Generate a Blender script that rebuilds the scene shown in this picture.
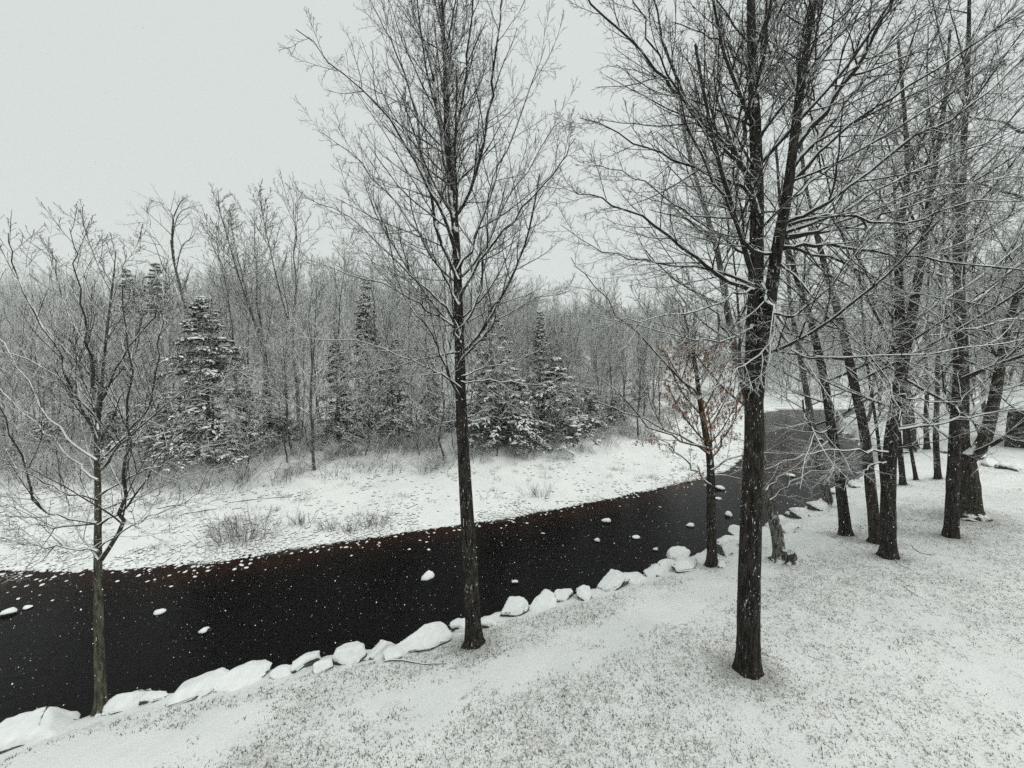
import bpy, math, random
import numpy as np

# ------------------------------------------------------------------ camera, sky, sun, exposure
for o in list(bpy.data.objects):
    bpy.data.objects.remove(o)
S = bpy.context.scene
COL = S.collection
F_PX, W, H = 385.0, 1024, 768
PITCH = math.radians(4.5)
CAM = np.array([0.0, 0.0, 7.5])
cam_d = bpy.data.cameras.new('camera')
cam_d.sensor_width = 36.0
cam_d.lens = F_PX / W * 36.0
cam_d.clip_start = 0.05
cam_d.clip_end = 2000
cam = bpy.data.objects.new('camera', cam_d)
COL.objects.link(cam)
cam.location = CAM
cam.rotation_euler = (math.radians(90) - PITCH, 0, 0)
S.camera = cam

SUN_EL, SUN_ROT = math.radians(66), math.radians(100)     # veiled sun, high behind cloud on the right
wd = bpy.data.worlds.new('World')
S.world = wd
wd.use_nodes = True
nt = wd.node_tree
nt.nodes.clear()
sky = nt.nodes.new('ShaderNodeTexSky')
sky.sky_type = 'NISHITA'
sky.sun_disc = False
sky.sun_elevation = SUN_EL
sky.sun_rotation = SUN_ROT
sky.air_density = 1.0
sky.dust_density = 4.0
hs = nt.nodes.new('ShaderNodeHueSaturation')
hs.inputs['Saturation'].default_value = 0.12
mx = nt.nodes.new('ShaderNodeMixRGB')
mx.inputs['Fac'].default_value = 0.95                      # closed cloud deck over the clear-sky light
mx.inputs['Color2'].default_value = (5.85, 6.3, 6.1, 1)
bg = nt.nodes.new('ShaderNodeBackground')
bg.inputs['Strength'].default_value = 0.10
wo = nt.nodes.new('ShaderNodeOutputWorld')
nt.links.new(sky.outputs[0], hs.inputs['Color'])
nt.links.new(hs.outputs[0], mx.inputs['Color1'])
nt.links.new(mx.outputs[0], bg.inputs['Color'])
nt.links.new(bg.outputs[0], wo.inputs['Surface'])

sun_d = bpy.data.lights.new('sun', 'SUN')
sun_d.energy = 1.2
sun_d.angle = math.radians(40)
sun_d.color = (1.0, 0.97, 0.93)
sun = bpy.data.objects.new('sun', sun_d)
COL.objects.link(sun)
sun.rotation_euler = (math.radians(90) - SUN_EL, 0, math.radians(180) - SUN_ROT)

S.view_settings.view_transform = 'Standard'
S.view_settings.look = 'None'
S.view_settings.exposure = 0.25
S.view_settings.gamma = 1.0
S.view_settings.use_curve_mapping = False
S.render.engine = 'CYCLES'
cy = S.cycles
cy.max_bounces = 5
cy.diffuse_bounces = 3
cy.glossy_bounces = 2
cy.transmission_bounces = 2
cy.volume_bounces = 1
cy.transparent_max_bounces = 8
cy.caustics_reflective = False
cy.caustics_refractive = False
cy.use_denoising = False
cy.use_adaptive_sampling = True
cy.adaptive_threshold = 0.01

# ------------------------------------------------------------------ small maths
ca, sa = math.cos(PITCH), math.sin(PITCH)
FWD = np.array([0, ca, -sa]); UPV = np.array([0, sa, ca]); RGT = np.array([1.0, 0, 0])

def ray(px, py):
    return FWD + RGT * (px - 512) / F_PX + UPV * (384 - py) / F_PX

def at_y(px, py, y):
    """the point on the sight line through a picture position at ground distance y"""
    r = ray(px, py)
    return CAM + r * (y / r[1])

def at_z(px, py, z):
    r = ray(px, py)
    return CAM + r * ((z - CAM[2]) / r[2])

def hash2(ix, iy, seed):
    h = (ix.astype(np.int64) * 374761393 + iy.astype(np.int64) * 668265263 + seed * 982451653) & 0xffffffff
    h = ((h ^ (h >> 13)) * 1274126177) & 0xffffffff
    return ((h ^ (h >> 16)) & 0xffff) / 65535.0

def noise2(x, y, scale, seed=0, octs=3):
    x = np.asarray(x, float) * scale; y = np.asarray(y, float) * scale
    out = 0; amp = 1; tot = 0
    for o in range(octs):
        ix, iy = np.floor(x), np.floor(y)
        fx, fy = x - ix, y - iy
        fx = fx * fx * (3 - 2 * fx); fy = fy * fy * (3 - 2 * fy)
        a = hash2(ix, iy, seed + o); b = hash2(ix + 1, iy, seed + o)
        c = hash2(ix, iy + 1, seed + o); d = hash2(ix + 1, iy + 1, seed + o)
        out = out + amp * ((a * (1 - fx) + b * fx) * (1 - fy) + (c * (1 - fx) + d * fx) * fy)
        tot += amp; amp *= 0.5; x = x * 2 + 17.3; y = y * 2 + 5.1
    return out / tot

def polydist(x, y, poly):
    best = np.full(x.shape, 1e9)
    for (ax, ay), (bx, by) in zip(poly[:-1], poly[1:]):
        dx, dy = bx - ax, by - ay
        t = np.clip(((x - ax) * dx + (y - ay) * dy) / (dx * dx + dy * dy), 0, 1)
        best = np.minimum(best, np.hypot(x - ax - t * dx, y - ay - t * dy))
    return best

def inside(x, y, poly):
    r = np.zeros(x.shape, bool)
    n = len(poly)
    for i in range(n):
        (x1, y1), (x2, y2) = poly[i], poly[(i + 1) % n]
        if y1 == y2: continue
        c = ((y1 > y) != (y2 > y)) & (x < (x2 - x1) * (y - y1) / (y2 - y1) + x1)
        r ^= c
    return r

def smooth(a, b, x):
    t = np.clip((x - a) / (b - a), 0, 1)
    return t * t * (3 - 2 * t)

# ------------------------------------------------------------------ river banks and terrain
NEAR_PX = [(-40, 770), (20, 742), (130, 706), (200, 692), (310, 664), (380, 652), (440, 638), (510, 612), (560, 602),
           (620, 585), (690, 563), (735, 540), (790, 520), (830, 498), (868, 478), (895, 455)]
FAR_PX = [(-300, 575), (-100, 572), (0, 571), (80, 572), (150, 568), (220, 562), (300, 549), (350, 541), (400, 534),
          (450, 526), (500, 520), (540, 512), (580, 505), (640, 493), (690, 481), (728, 471), (742, 458), (746, 440), (748, 424), (756, 414)]
NB = [(-60.0, -14.0), (-25.0, -1.0)] + [tuple(at_z(a, b, 1.1)[:2]) for a, b in NEAR_PX]
NB += [(30.5, 32.0), (33.5, 38.0), (39.0, 43.0), (48.0, 46.5), (90.0, 54.0)]
FB = [(-120.0, 14.0), (-60.0, 15.5)] + [tuple(at_z(a, b, 0.0)[:2]) for a, b in FAR_PX]
FB += [(35.0, 50.5), (43.0, 51.0), (52.0, 52.5), (90.0, 60.0)]
RIVER = NB + FB[::-1]

def height(x, y):
    x = np.asarray(x, float); y = np.asarray(y, float)
    dn = polydist(x, y, NB); df = polydist(x, y, FB)
    ins = inside(x, y, RIVER)
    zn = 1.0 + 1.1 * (1 - np.exp(-dn / 3.5)) + 0.012 * np.minimum(dn, 60)
    zn = zn + 0.10 * (noise2(x, y, 0.45, 3) - 0.5) * smooth(0, 1.5, dn) + 0.06 * (noise2(x, y, 1.9, 8) - 0.5)
    zn = zn + 0.16 * np.clip(np.hypot(x, y) - 48, 0, 90) * smooth(8, 25, dn)
    zf = 0.075 * np.minimum(df, 7) + 0.8 * smooth(4.5, 10, df) + 0.05 * np.maximum(df - 9, 0)
    zf = zf + 0.20 * np.clip(df - 24, 0, 70) + 0.02
    zf = zf + (noise2(x, y, 0.6, 11) - 0.5) * (0.12 + 0.35 * smooth(5, 9, df)) * smooth(0, 1.2, df)
    zf = zf + (noise2(x, y, 0.03, 21, 2) - 0.5) * 8 * smooth(25, 70, df)
    zi = np.maximum(np.maximum(-0.9, -0.11 * df), -0.9)
    zi = np.where(dn < 1.1, np.maximum(zi, 1.0 - 0.25 * dn - 3.2 * np.maximum(dn - 0.45, 0)), zi)
    rag = ((noise2(x, y, 0.9, 71, 4) - 0.5) * 0.16) * np.exp(-(df / 1.3) ** 2)
    zi = zi + np.where(dn > 1.2, rag, 0); zf = zf + rag
    zo = np.where(dn < df, zn, zf)
    return np.where(ins, zi, zo)

def ground_hit(px, py):
    r = ray(px, py)
    t = np.exp(np.linspace(math.log(1.5), math.log(300), 3000))
    p = CAM[None] + r[None] * t[:, None]
    below = p[:, 2] < np.maximum(height(p[:, 0], p[:, 1]), 0.0)
    i = int(np.argmax(below)) if below.any() else len(t) - 1
    return p[i]

# ------------------------------------------------------------------ materials
def new_mat(name):
    m = bpy.data.materials.new(name)
    m.use_nodes = True
    n = m.node_tree
    b = n.nodes['Principled BSDF']
    return m, n, b

def nd(n, kind, **kw):
    o = n.nodes.new(kind)
    for k, v in kw.items():
        if k in o.inputs: o.inputs[k].default_value = v
        else: setattr(o, k, v)
    return o

def mathn(n, op, a, b=None, clamp=False):
    o = n.nodes.new('ShaderNodeMath'); o.operation = op; o.use_clamp = clamp
    for i, v in enumerate((a, b)):
        if v is None: continue
        if isinstance(v, (int, float)): o.inputs[i].default_value = v
        else: n.links.new(v, o.inputs[i])
    return o.outputs[0]

def maprange(n, v, a, b, c=0.0, d=1.0):
    o = n.nodes.new('ShaderNodeMapRange'); o.interpolation_type = 'SMOOTHSTEP'
    n.links.new(v, o.inputs[0])
    for i, q in enumerate((a, b, c, d)): o.inputs[1 + i].default_value = q
    return o.outputs[0]

def mixc(n, f, a, b):
    o = n.nodes.new('ShaderNodeMixRGB')
    if isinstance(f, float): o.inputs[0].default_value = f
    else: n.links.new(f, o.inputs[0])
    for i, v in ((1, a), (2, b)):
        if isinstance(v, tuple): o.inputs[i].default_value = (*v, 1)
        else: n.links.new(v, o.inputs[i])
    return o.outputs[0]

SNOW = (0.86, 0.88, 0.87)

def noise_tex(n, vec, scale, detail=3.0, rough=0.55):
    t = n.nodes.new('ShaderNodeTexNoise')
    t.inputs['Scale'].default_value = scale
    t.inputs['Detail'].default_value = detail
    t.inputs['Roughness'].default_value = rough
    n.links.new(vec, t.inputs['Vector'])
    return t.outputs['Fac']

def bark_mat(name, dark, light, thr, fleck=0.68, bump=0.6, rough=0.85, grain=(9, 9, 1.6)):
    """wet bark with snow lodged on the faces that look up and flecks stuck to the bark"""
    m, n, b = new_mat(name)
    tc = n.nodes.new('ShaderNodeTexCoord')
    ob = tc.outputs['Object']
    mp = n.nodes.new('ShaderNodeMapping'); mp.inputs['Scale'].default_value = grain
    n.links.new(ob, mp.inputs['Vector'])
    g = noise_tex(n, mp.outputs[0], 2.2, 5, 0.65)
    gm = maprange(n, g, 0.38, 0.66)
    col = mixc(n, gm, dark, light)
    ge = n.nodes.new('ShaderNodeNewGeometry')
    sx = n.nodes.new('ShaderNodeSeparateXYZ'); n.links.new(ge.outputs['Normal'], sx.inputs[0])
    nz = noise_tex(n, ob, 5.0, 3)
    k = mathn(n, 'ADD', sx.outputs['Z'], mathn(n, 'MULTIPLY', mathn(n, 'SUBTRACT', nz, 0.5), 0.9))
    top = maprange(n, k, thr - 0.08, thr + 0.08)
    if fleck < 1:
        fn = noise_tex(n, mp.outputs[0], 5.5, 3, 0.6)
        gate = maprange(n, noise_tex(n, ob, 1.7, 2), 0.42, 0.62, 0.0, 1.0)
        top = mathn(n, 'MAXIMUM', top, mathn(n, 'MULTIPLY', gate, maprange(n, fn, fleck - 0.02, fleck + 0.05)))
    col = mixc(n, top, col, SNOW)
    n.links.new(col, b.inputs['Base Color'])
    b.inputs['Roughness'].default_value = rough
    b.inputs['Specular IOR Level'].default_value = 0.2
    if bump:
        bp = n.nodes.new('ShaderNodeBump'); bp.inputs['Strength'].default_value = bump
        bp.inputs['Distance'].default_value = 0.03
        n.links.new(g, bp.inputs['Height']); n.links.new(bp.outputs[0], b.inputs['Normal'])
    return m

M = {}
M['bark_dark'] = bark_mat('wet dark bark', (0.0045, 0.004, 0.0035), (0.046, 0.038, 0.029), 0.60, 0.64, 1.0)
M['bark_grey'] = bark_mat('grey green bark', (0.028, 0.026, 0.018), (0.13, 0.125, 0.09), 0.55, 0.64, 0.7)
M['bark_brown'] = bark_mat('brown bark', (0.012, 0.010, 0.007), (0.075, 0.062, 0.045), 0.60, 0.67, 0.8)
M['bark_birch'] = bark_mat('pale lichen bark', (0.02, 0.018, 0.015), (0.17, 0.16, 0.14), 0.28, 0.60, 0.7)
M['twig_dark'] = bark_mat('dark snowy twigs', (0.012, 0.011, 0.010), (0.035, 0.031, 0.027), 0.17, 1, 0)
M['twig_grey'] = bark_mat('grey snowy twigs', (0.020, 0.019, 0.015), (0.060, 0.055, 0.044), 0.27, 1, 0)
M['twig_red'] = bark_mat('red brown snowy twigs', (0.035, 0.022, 0.016), (0.08, 0.05, 0.038), 0.36, 1, 0)
M['far_bark'] = bark_mat('far trunks', (0.022, 0.021, 0.017), (0.085, 0.08, 0.066), 0.42, 0.58, 0)
M['far_twig'] = bark_mat('far snowy twigs', (0.03, 0.028, 0.024), (0.055, 0.050, 0.042), 0.03, 1, 0)
M['brush'] = bark_mat('snowy brush', (0.03, 0.025, 0.018), (0.09, 0.075, 0.05), 0.25, 1, 0)
M['shrub'] = bark_mat('thin shrub stems', (0.045, 0.038, 0.030), (0.12, 0.105, 0.085), 0.45, 1, 0)

def plain(name, a, b_, scale, rough=0.9, bump=0.0, trans=0.0):
    m, n, b = new_mat(name)
    tc = n.nodes.new('ShaderNodeTexCoord')
    f = noise_tex(n, tc.outputs['Object'], scale, 4)
    n.links.new(mixc(n, maprange(n, f, 0.35, 0.65), a, b_), b.inputs['Base Color'])
    b.inputs['Roughness'].default_value = rough
    b.inputs['Specular IOR Level'].default_value = 0.25
    if bump:
        bp = n.nodes.new('ShaderNodeBump'); bp.inputs['Strength'].default_value = bump; bp.inputs['Distance'].default_value = 0.05
        n.links.new(f, bp.inputs['Height']); n.links.new(bp.outputs[0], b.inputs['Normal'])
    return m

M['snow'] = plain('settled snow', (0.82, 0.845, 0.84), (0.90, 0.91, 0.90), 7, 0.7, 0.25)
M['flake'] = plain('falling snow', (0.88, 0.89, 0.89), (0.92, 0.92, 0.92), 3, 0.8)
M['needle'] = plain('dark needles', (0.012, 0.018, 0.011), (0.035, 0.045, 0.026), 9, 0.8)
M['leaf'] = plain('withered rust leaves', (0.22, 0.09, 0.045), (0.36, 0.175, 0.10), 11, 0.8)
M['grass'] = plain('winter grass', (0.036, 0.032, 0.020), (0.13, 0.115, 0.078), 6, 0.9)
M['timber'] = plain('weathered dark timber', (0.012, 0.011, 0.010), (0.045, 0.040, 0.034), 4, 0.85, 0.3)

def rock_mat(name, dark, light, thr):
    m, n, b = new_mat(name)
    tc = n.nodes.new('ShaderNodeTexCoord'); ob = tc.outputs['Object']
    f = noise_tex(n, ob, 4.5, 6, 0.6)
    col = mixc(n, maprange(n, f, 0.35, 0.65), dark, light)
    ge = n.nodes.new('ShaderNodeNewGeometry')
    sx = n.nodes.new('ShaderNodeSeparateXYZ'); n.links.new(ge.outputs['Normal'], sx.inputs[0])
    f2 = noise_tex(n, ob, 6.0, 3)
    k = mathn(n, 'ADD', sx.outputs['Z'], mathn(n, 'MULTIPLY', mathn(n, 'SUBTRACT', f2, 0.5), 0.8))
    col = mixc(n, maprange(n, k, thr - 0.06, thr + 0.06), col, SNOW)
    n.links.new(col, b.inputs['Base Color'])
    b.inputs['Roughness'].default_value = 0.8
    bp = n.nodes.new('ShaderNodeBump'); bp.inputs['Strength'].default_value = 0.5; bp.inputs['Distance'].default_value = 0.05
    n.links.new(f, bp.inputs['Height']); n.links.new(bp.outputs[0], b.inputs['Normal'])
    return m
M['rock'] = rock_mat('dark bank rock', (0.018, 0.017, 0.016), (0.10, 0.095, 0.085), 0.42)
M['cobble'] = rock_mat('snowy cobbles', (0.010, 0.009, 0.008), (0.05, 0.044, 0.036), 0.28)
M['shallow_stone'] = rock_mat('half bare stones', (0.010, 0.008, 0.007), (0.045, 0.030, 0.024), 0.74)
M['wet_stone'] = rock_mat('wet river stones', (0.010, 0.008, 0.007), (0.035, 0.022, 0.016), 0.80)

def ground_mat():
    m, n, b = new_mat('thin snow over ground')
    tc = n.nodes.new('ShaderNodeTexCoord'); ob = tc.outputs['Object']
    at = n.nodes.new('ShaderNodeAttribute'); at.attribute_name = 'grassy'
    ab = n.nodes.new('ShaderNodeAttribute'); ab.attribute_name = 'stony'
    af = n.nodes.new('ShaderNodeAttribute'); af.attribute_name = 'bed'
    mp = n.nodes.new('ShaderNodeMapping'); mp.inputs['Scale'].default_value = (1.0, 1.35, 1.0); mp.inputs['Rotation'].default_value = (0, 0, -0.5)
    n.links.new(ob, mp.inputs['Vector'])
    fine = noise_tex(n, mp.outputs[0], 21, 5, 0.75)
    mid = noise_tex(n, ob, 3.2, 4, 0.6)
    coarse = noise_tex(n, ob, 0.7, 3, 0.6)
    # grass showing through
    v = mathn(n, 'ADD', fine, mathn(n, 'MULTIPLY', mathn(n, 'SUBTRACT', mid, 0.5), 0.35))
    v = mathn(n, 'ADD', v, mathn(n, 'MULTIPLY', mathn(n, 'SUBTRACT', at.outputs['Fac'], 0.5), 0.30))
    spk = maprange(n, v, 0.59, 0.68)
    gcol = mixc(n, maprange(n, mid, 0.4, 0.6), (0.12, 0.117, 0.085), (0.24, 0.23, 0.18))
    snow = mixc(n, maprange(n, coarse, 0.35, 0.65), (0.80, 0.825, 0.815), (0.88, 0.895, 0.885))
    near = mixc(n, mathn(n, 'MULTIPLY', spk, 0.45), snow, gcol)
    # stones and litter showing through on the far side
    c2 = noise_tex(n, ob, 8.0, 4, 0.65)
    w = mathn(n, 'ADD', c2, mathn(n, 'MULTIPLY', mathn(n, 'SUBTRACT', ab.outputs['Fac'], 0.5), 0.45))
    w = mathn(n, 'ADD', w, mathn(n, 'MULTIPLY', mathn(n, 'SUBTRACT', mid, 0.5), 0.3))
    st = maprange(n, w, 0.56, 0.72)
    gate = maprange(n, ab.outputs['Fac'], 0.02, 0.2)
    dirt = mixc(n, fine, (0.025, 0.021, 0.017), (0.09, 0.08, 0.065))
    col = mixc(n, mathn(n, 'MULTIPLY', st, gate), near, dirt)
    bed = mixc(n, mid, (0.012, 0.008, 0.006), (0.05, 0.026, 0.018))
    col = mixc(n, af.outputs['Fac'], col, bed)
    n.links.new(col, b.inputs['Base Color'])
    b.inputs['Roughness'].default_value = 0.75
    b.inputs['Specular IOR Level'].default_value = 0.2
    bp = n.nodes.new('ShaderNodeBump'); bp.inputs['Strength'].default_value = 0.7; bp.inputs['Distance'].default_value = 0.05
    n.links.new(mathn(n, 'ADD', mid, mathn(n, 'MULTIPLY', fine, 0.6)), bp.inputs['Height'])
    n.links.new(bp.outputs[0], b.inputs['Normal'])
    return m
M['ground'] = ground_mat()

def water_mat():
    m, n, b = new_mat('dark river water')
    tc = n.nodes.new('ShaderNodeTexCoord'); ob = tc.outputs['Object']
    f = noise_tex(n, ob, 0.5, 3)
    sh = n.nodes.new('ShaderNodeAttribute'); sh.attribute_name = 'shallow'
    deep = mixc(n, f, (0.0012, 0.0012, 0.0014), (0.0026, 0.0022, 0.0020))
    n.links.new(mixc(n, mathn(n, 'MULTIPLY', sh.outputs['Fac'], maprange(n, f, 0.3, 0.7, 0.4, 1.0)), deep, (0.022, 0.009, 0.006)), b.inputs['Base Color'])
    b.inputs['IOR'].default_value = 1.33
    b.inputs['Roughness'].default_value = 0.10
    b.inputs['Specular IOR Level'].default_value = 0.09
    mp = n.nodes.new('ShaderNodeMapping'); mp.inputs['Scale'].default_value = (1.0, 1.9, 1); mp.inputs['Rotation'].default_value = (0, 0, -0.55)
    n.links.new(ob, mp.inputs['Vector'])
    r1 = noise_tex(n, mp.outputs[0], 2.6, 4, 0.6)
    bp = n.nodes.new('ShaderNodeBump'); bp.inputs['Strength'].default_value = 0.40; bp.inputs['Distance'].default_value = 0.05
    n.links.new(r1, bp.inputs['Height']); n.links.new(bp.outputs[0], b.inputs['Normal'])
    return m
M['water'] = water_mat()

# ------------------------------------------------------------------ object helpers
def link_mesh(name, V, Q, mats, parent=None, matidx=None, smooth_=True, tris=False):
    me = bpy.data.meshes.new(name)
    V = np.asarray(V, np.float32); Q = np.asarray(Q, np.int32)
    k = Q.shape[1]
    me.vertices.add(len(V)); me.vertices.foreach_set('co', V.ravel())
    me.loops.add(Q.size); me.loops.foreach_set('vertex_index', Q.ravel())
    me.polygons.add(len(Q))
    me.polygons.foreach_set('loop_start', np.arange(0, Q.size, k, dtype=np.int32))
    me.polygons.foreach_set('loop_total', np.full(len(Q), k, np.int32))
    if not isinstance(mats, (list, tuple)): mats = [mats]
    for m_ in mats: me.materials.append(m_)
    if matidx is not None: me.polygons.foreach_set('material_index', np.asarray(matidx, np.int32))
    me.polygons.foreach_set('use_smooth', np.full(len(Q), smooth_, bool))
    me.update(calc_edges=True)
    o = bpy.data.objects.new(name, me)
    COL.objects.link(o)
    if parent: o.parent = parent
    return o

def tag(o, label, cat, group=None):
    o['label'] = label; o['category'] = cat
    if group: o['group'] = group
    return o

def thing(name, label, cat, loc=(0, 0, 0), group=None):
    o = bpy.data.objects.new(name, None)
    COL.objects.link(o)
    o.location = loc
    o.empty_display_size = 0.2
    return tag(o, label, cat, group)

def kind(o, k):
    o['kind'] = k
    return o

def copy_thing(src, loc, rz, sc, label, group):
    r = src.copy(); COL.objects.link(r)
    r.location = loc; r.rotation_euler = (0, 0, rz); r.scale = (sc[0], sc[0], sc[1])
    r['label'] = label
    if group: r['group'] = group
    for ch in list(src.children):
        c = ch.copy(); COL.objects.link(c); c.parent = r
        for g in list(ch.children):
            d = g.copy(); COL.objects.link(d); d.parent = c
    return r

class Bag:
    def __init__(s): s.v = []; s.q = []; s.m = []; s.n = 0
    def add(s, V, Q, mi=0):
        s.v.append(V); s.q.append(Q + s.n); s.m.append(np.full(len(Q), mi)); s.n += len(V)
    def build(s, name, mats, parent=None, smooth_=True):
        return link_mesh(name, np.concatenate(s.v), np.concatenate(s.q), mats, parent, np.concatenate(s.m), smooth_)
    def arrays(s):
        return np.concatenate(s.v), np.concatenate(s.q), np.concatenate(s.m)

def nrm(a):
    return a / np.maximum(np.linalg.norm(a, axis=-1, keepdims=True), 1e-9)

def tubes(P, R, sides):
    P = np.asarray(P, float); R = np.asarray(R, float)
    N, K, _ = P.shape
    T = np.empty_like(P)
    T[:, 1:-1] = P[:, 2:] - P[:, :-2]; T[:, 0] = P[:, 1] - P[:, 0]; T[:, -1] = P[:, -1] - P[:, -2]
    T = nrm(T)
    mean = nrm(T.mean(1))
    ref = np.where(np.abs(mean[:, 2:3]) > 0.75, np.array([[1.0, 0.13, 0]]), np.array([[0.05, 0.1, 1.0]]))
    U = nrm(np.cross(T, ref[:, None, :])); Vv = np.cross(T, U)
    a = np.arange(sides) / sides * 2 * math.pi
    ring = U[:, :, None, :] * np.cos(a)[None, None, :, None] + Vv[:, :, None, :] * np.sin(a)[None, None, :, None]
    V = (P[:, :, None, :] + ring * R[:, :, None, None]).reshape(-1, 3)
    i = np.arange(N)[:, None, None] * K * sides
    k = np.arange(K - 1)[None, :, None] * sides
    s = np.arange(sides)[None, None, :]; s2 = (s + 1) % sides
    Q = np.stack([i + k + s, i + k + s2, i + k + sides + s2, i + k + sides + s], -1).reshape(-1, 4)
    return V, Q

def grow(rng, P, R, n, t0, t1, ang0, ang1, L, K, rf, up, wob, tl=0.55, rmin=0.003, lmax=None, flat=0.0, tip=0.35):
    """n side shoots on every branch in P; returns their centre lines and radii"""
    N, Kp, _ = P.shape
    t = t0 + (t1 - t0) * (np.arange(n)[None] + rng.random((N, n))) / n
    x = np.clip(t * (Kp - 1), 0, Kp - 1.001)
    i = x.astype(int); f = (x - i)[..., None]
    rows = np.arange(N)[:, None]
    A, B = P[rows, i], P[rows, i + 1]
    pos = A * (1 - f) + B * f
    tan = nrm(B - A)
    r = R[rows, i] * (1 - f[..., 0]) + R[rows, i + 1] * f[..., 0]
    lenP = np.linalg.norm(np.diff(P, axis=1), axis=2).sum(1)[:, None]
    ref = np.where(np.abs(tan[..., 2:3]) > 0.8, np.array([1.0, 0.2, 0]), np.array([0.0, 0.0, 1.0]))
    u = nrm(np.cross(tan, ref)); v = np.cross(u, tan)
    az = rng.random((N, 1)) * 6.28 + np.arange(n)[None] * 2.4 + rng.normal(0, 0.5, (N, n))
    ang = ang0 + (ang1 - ang0) * (t - t0) / max(t1 - t0, 1e-6) + rng.normal(0, 0.13, (N, n))
    side = u * np.cos(az)[..., None] + v * np.sin(az)[..., None] * (1 - flat)
    d = nrm(tan * np.cos(ang)[..., None] + nrm(side) * np.sin(ang)[..., None])
    ln = L * lenP * (1 - tl * (t - t0) / max(1 - t0, 1e-6)) * rng.uniform(0.55, 1.1, (N, n))
    if lmax: ln = np.minimum(ln, lmax * rng.uniform(0.7, 1.0, (N, n)))
    r0 = np.maximum(np.minimum(r * rf, 0.0135 * ln + 0.002) * rng.uniform(0.75, 1.1, (N, n)), rmin)
    pos = pos.reshape(-1, 3); d = d.reshape(-1, 3); ln = ln.reshape(-1); r0 = r0.reshape(-1)
    pts = [pos]
    for k in range(1, K):
        pos = pos + d * (ln / (K - 1))[:, None]
        pts.append(pos)
        d = nrm(d + np.array([0, 0, up]) + rng.normal(0, wob, d.shape))
    P2 = np.stack(pts, 1)
    R2 = r0[:, None] * np.linspace(1, tip, K)[None]
    return P2, np.maximum(R2, rmin * 0.8)

def spline(pts, K):
    pts = np.asarray(pts, float)
    if len(pts) < 3:
        t = np.linspace(0, len(pts) - 1, K)
        return np.stack([np.interp(t, np.arange(len(pts)), pts[:, c]) for c in range(pts.shape[1])], 1)
    ext = np.vstack([2 * pts[0] - pts[1], pts, 2 * pts[-1] - pts[-2]])
    n = len(pts) - 1
    out = []
    for u in np.linspace(0, n - 1e-6, K):
        i = int(u); f = u - i
        p0, p1, p2, p3 = ext[i:i + 4]
        out.append(0.5 * ((2 * p1) + (-p0 + p2) * f + (2 * p0 - 5 * p1 + 4 * p2 - p3) * f * f + (-p0 + 3 * p1 - 3 * p2 + p3) * f ** 3))
    return np.array(out)

# ------------------------------------------------------------------ terrain and water
def axis(lo, hi, c0, c1, fine, grow_=1.06):
    a = list(np.arange(c0, c1, fine))
    s, x = fine, c1
    while x < hi: a.append(x); s *= grow_; x += s
    a.append(hi)
    s, x = fine, c0
    left = []
    while x > lo: s *= grow_; x -= s; left.append(x)
    return np.array(sorted(left + a))
gx = axis(-250, 250, -14, 26, 0.14); gy = axis(-60, 320, 3.5, 26, 0.14)
X, Y = np.meshgrid(gx, gy)
Z = height(X.ravel(), Y.ravel()).reshape(X.shape)
ny, nx = X.shape
Vt = np.stack([X.ravel(), Y.ravel(), Z.ravel()], 1)
ii = (np.arange(ny - 1)[:, None] * nx + np.arange(nx - 1)[None]).ravel()
Qt = np.stack([ii, ii + 1, ii + nx + 1, ii + nx], 1)
ground = kind(link_mesh('ground', Vt, Qt, M['ground']), 'structure')

PATH = [tuple(ground_hit(*p)[:2]) for p in [(60, 760), (200, 738), (330, 715), (430, 690), (530, 662), (620, 628), (710, 595), (770, 560), (830, 525), (900, 490), (930, 455)]]
def grassy(x, y):
    dn = polydist(x, y, NB); df = polydist(x, y, FB)
    g = 0.25 + 0.75 * noise2(x, y, 0.55, 31, 4)
    dp = polydist(x, y, PATH)
    g = g - 0.34 * (1 - smooth(0.10, 0.95, dp + 0.9 * (noise2(x, y, 1.6, 5, 4) - 0.5)))
    g = g + 0.22 * smooth(6.5, 2.5, np.hypot(x + 0.5, y - 5.0))
    g = np.where(dn < df, g, 0.0)
    return np.clip(g, 0, 1)
gxw = axis(-130, 110, -30, 40, 0.35); gyw = axis(-20, 75, 5, 52, 0.35)
Xw, Yw = np.meshgrid(gxw, gyw); nyw, nxw = Xw.shape
iw = (np.arange(nyw - 1)[:, None] * nxw + np.arange(nxw - 1)[None]).ravel()
water = kind(link_mesh('river_water', np.stack([Xw.ravel(), Yw.ravel(), np.zeros(Xw.size)], 1),
                       np.stack([iw, iw + 1, iw + nxw + 1, iw + nxw], 1), M['water']), 'structure')
a_ = water.data.attributes.new('shallow', 'FLOAT', 'POINT')
a_.data.foreach_set('value', np.exp(-(polydist(Xw.ravel(), Yw.ravel(), FB) / 1.3) ** 2).astype(np.float32))

# ------------------------------------------------------------------ trees by the house, drawn limb by limb
def limb(px, y0, y1, r0, r1, K=16, jig=0.0, rng=None, tp=0.8):
    """a limb through picture positions while its ground distance goes from y0 to y1; radii in picture px at y0"""
    n = len(px)
    ys = np.linspace(y0, y1, n)
    P = spline([at_y(a, b, yy) for (a, b), yy in zip(px, ys)], K)
    if jig and rng is not None:
        j = rng.normal(0, jig, (K, 3)); j[0] = 0
        P = P + j
    s = y0 / F_PX
    R = (r0 + (r1 - r0) * np.linspace(0, 1, K) ** tp) * s
    return P, R

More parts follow.
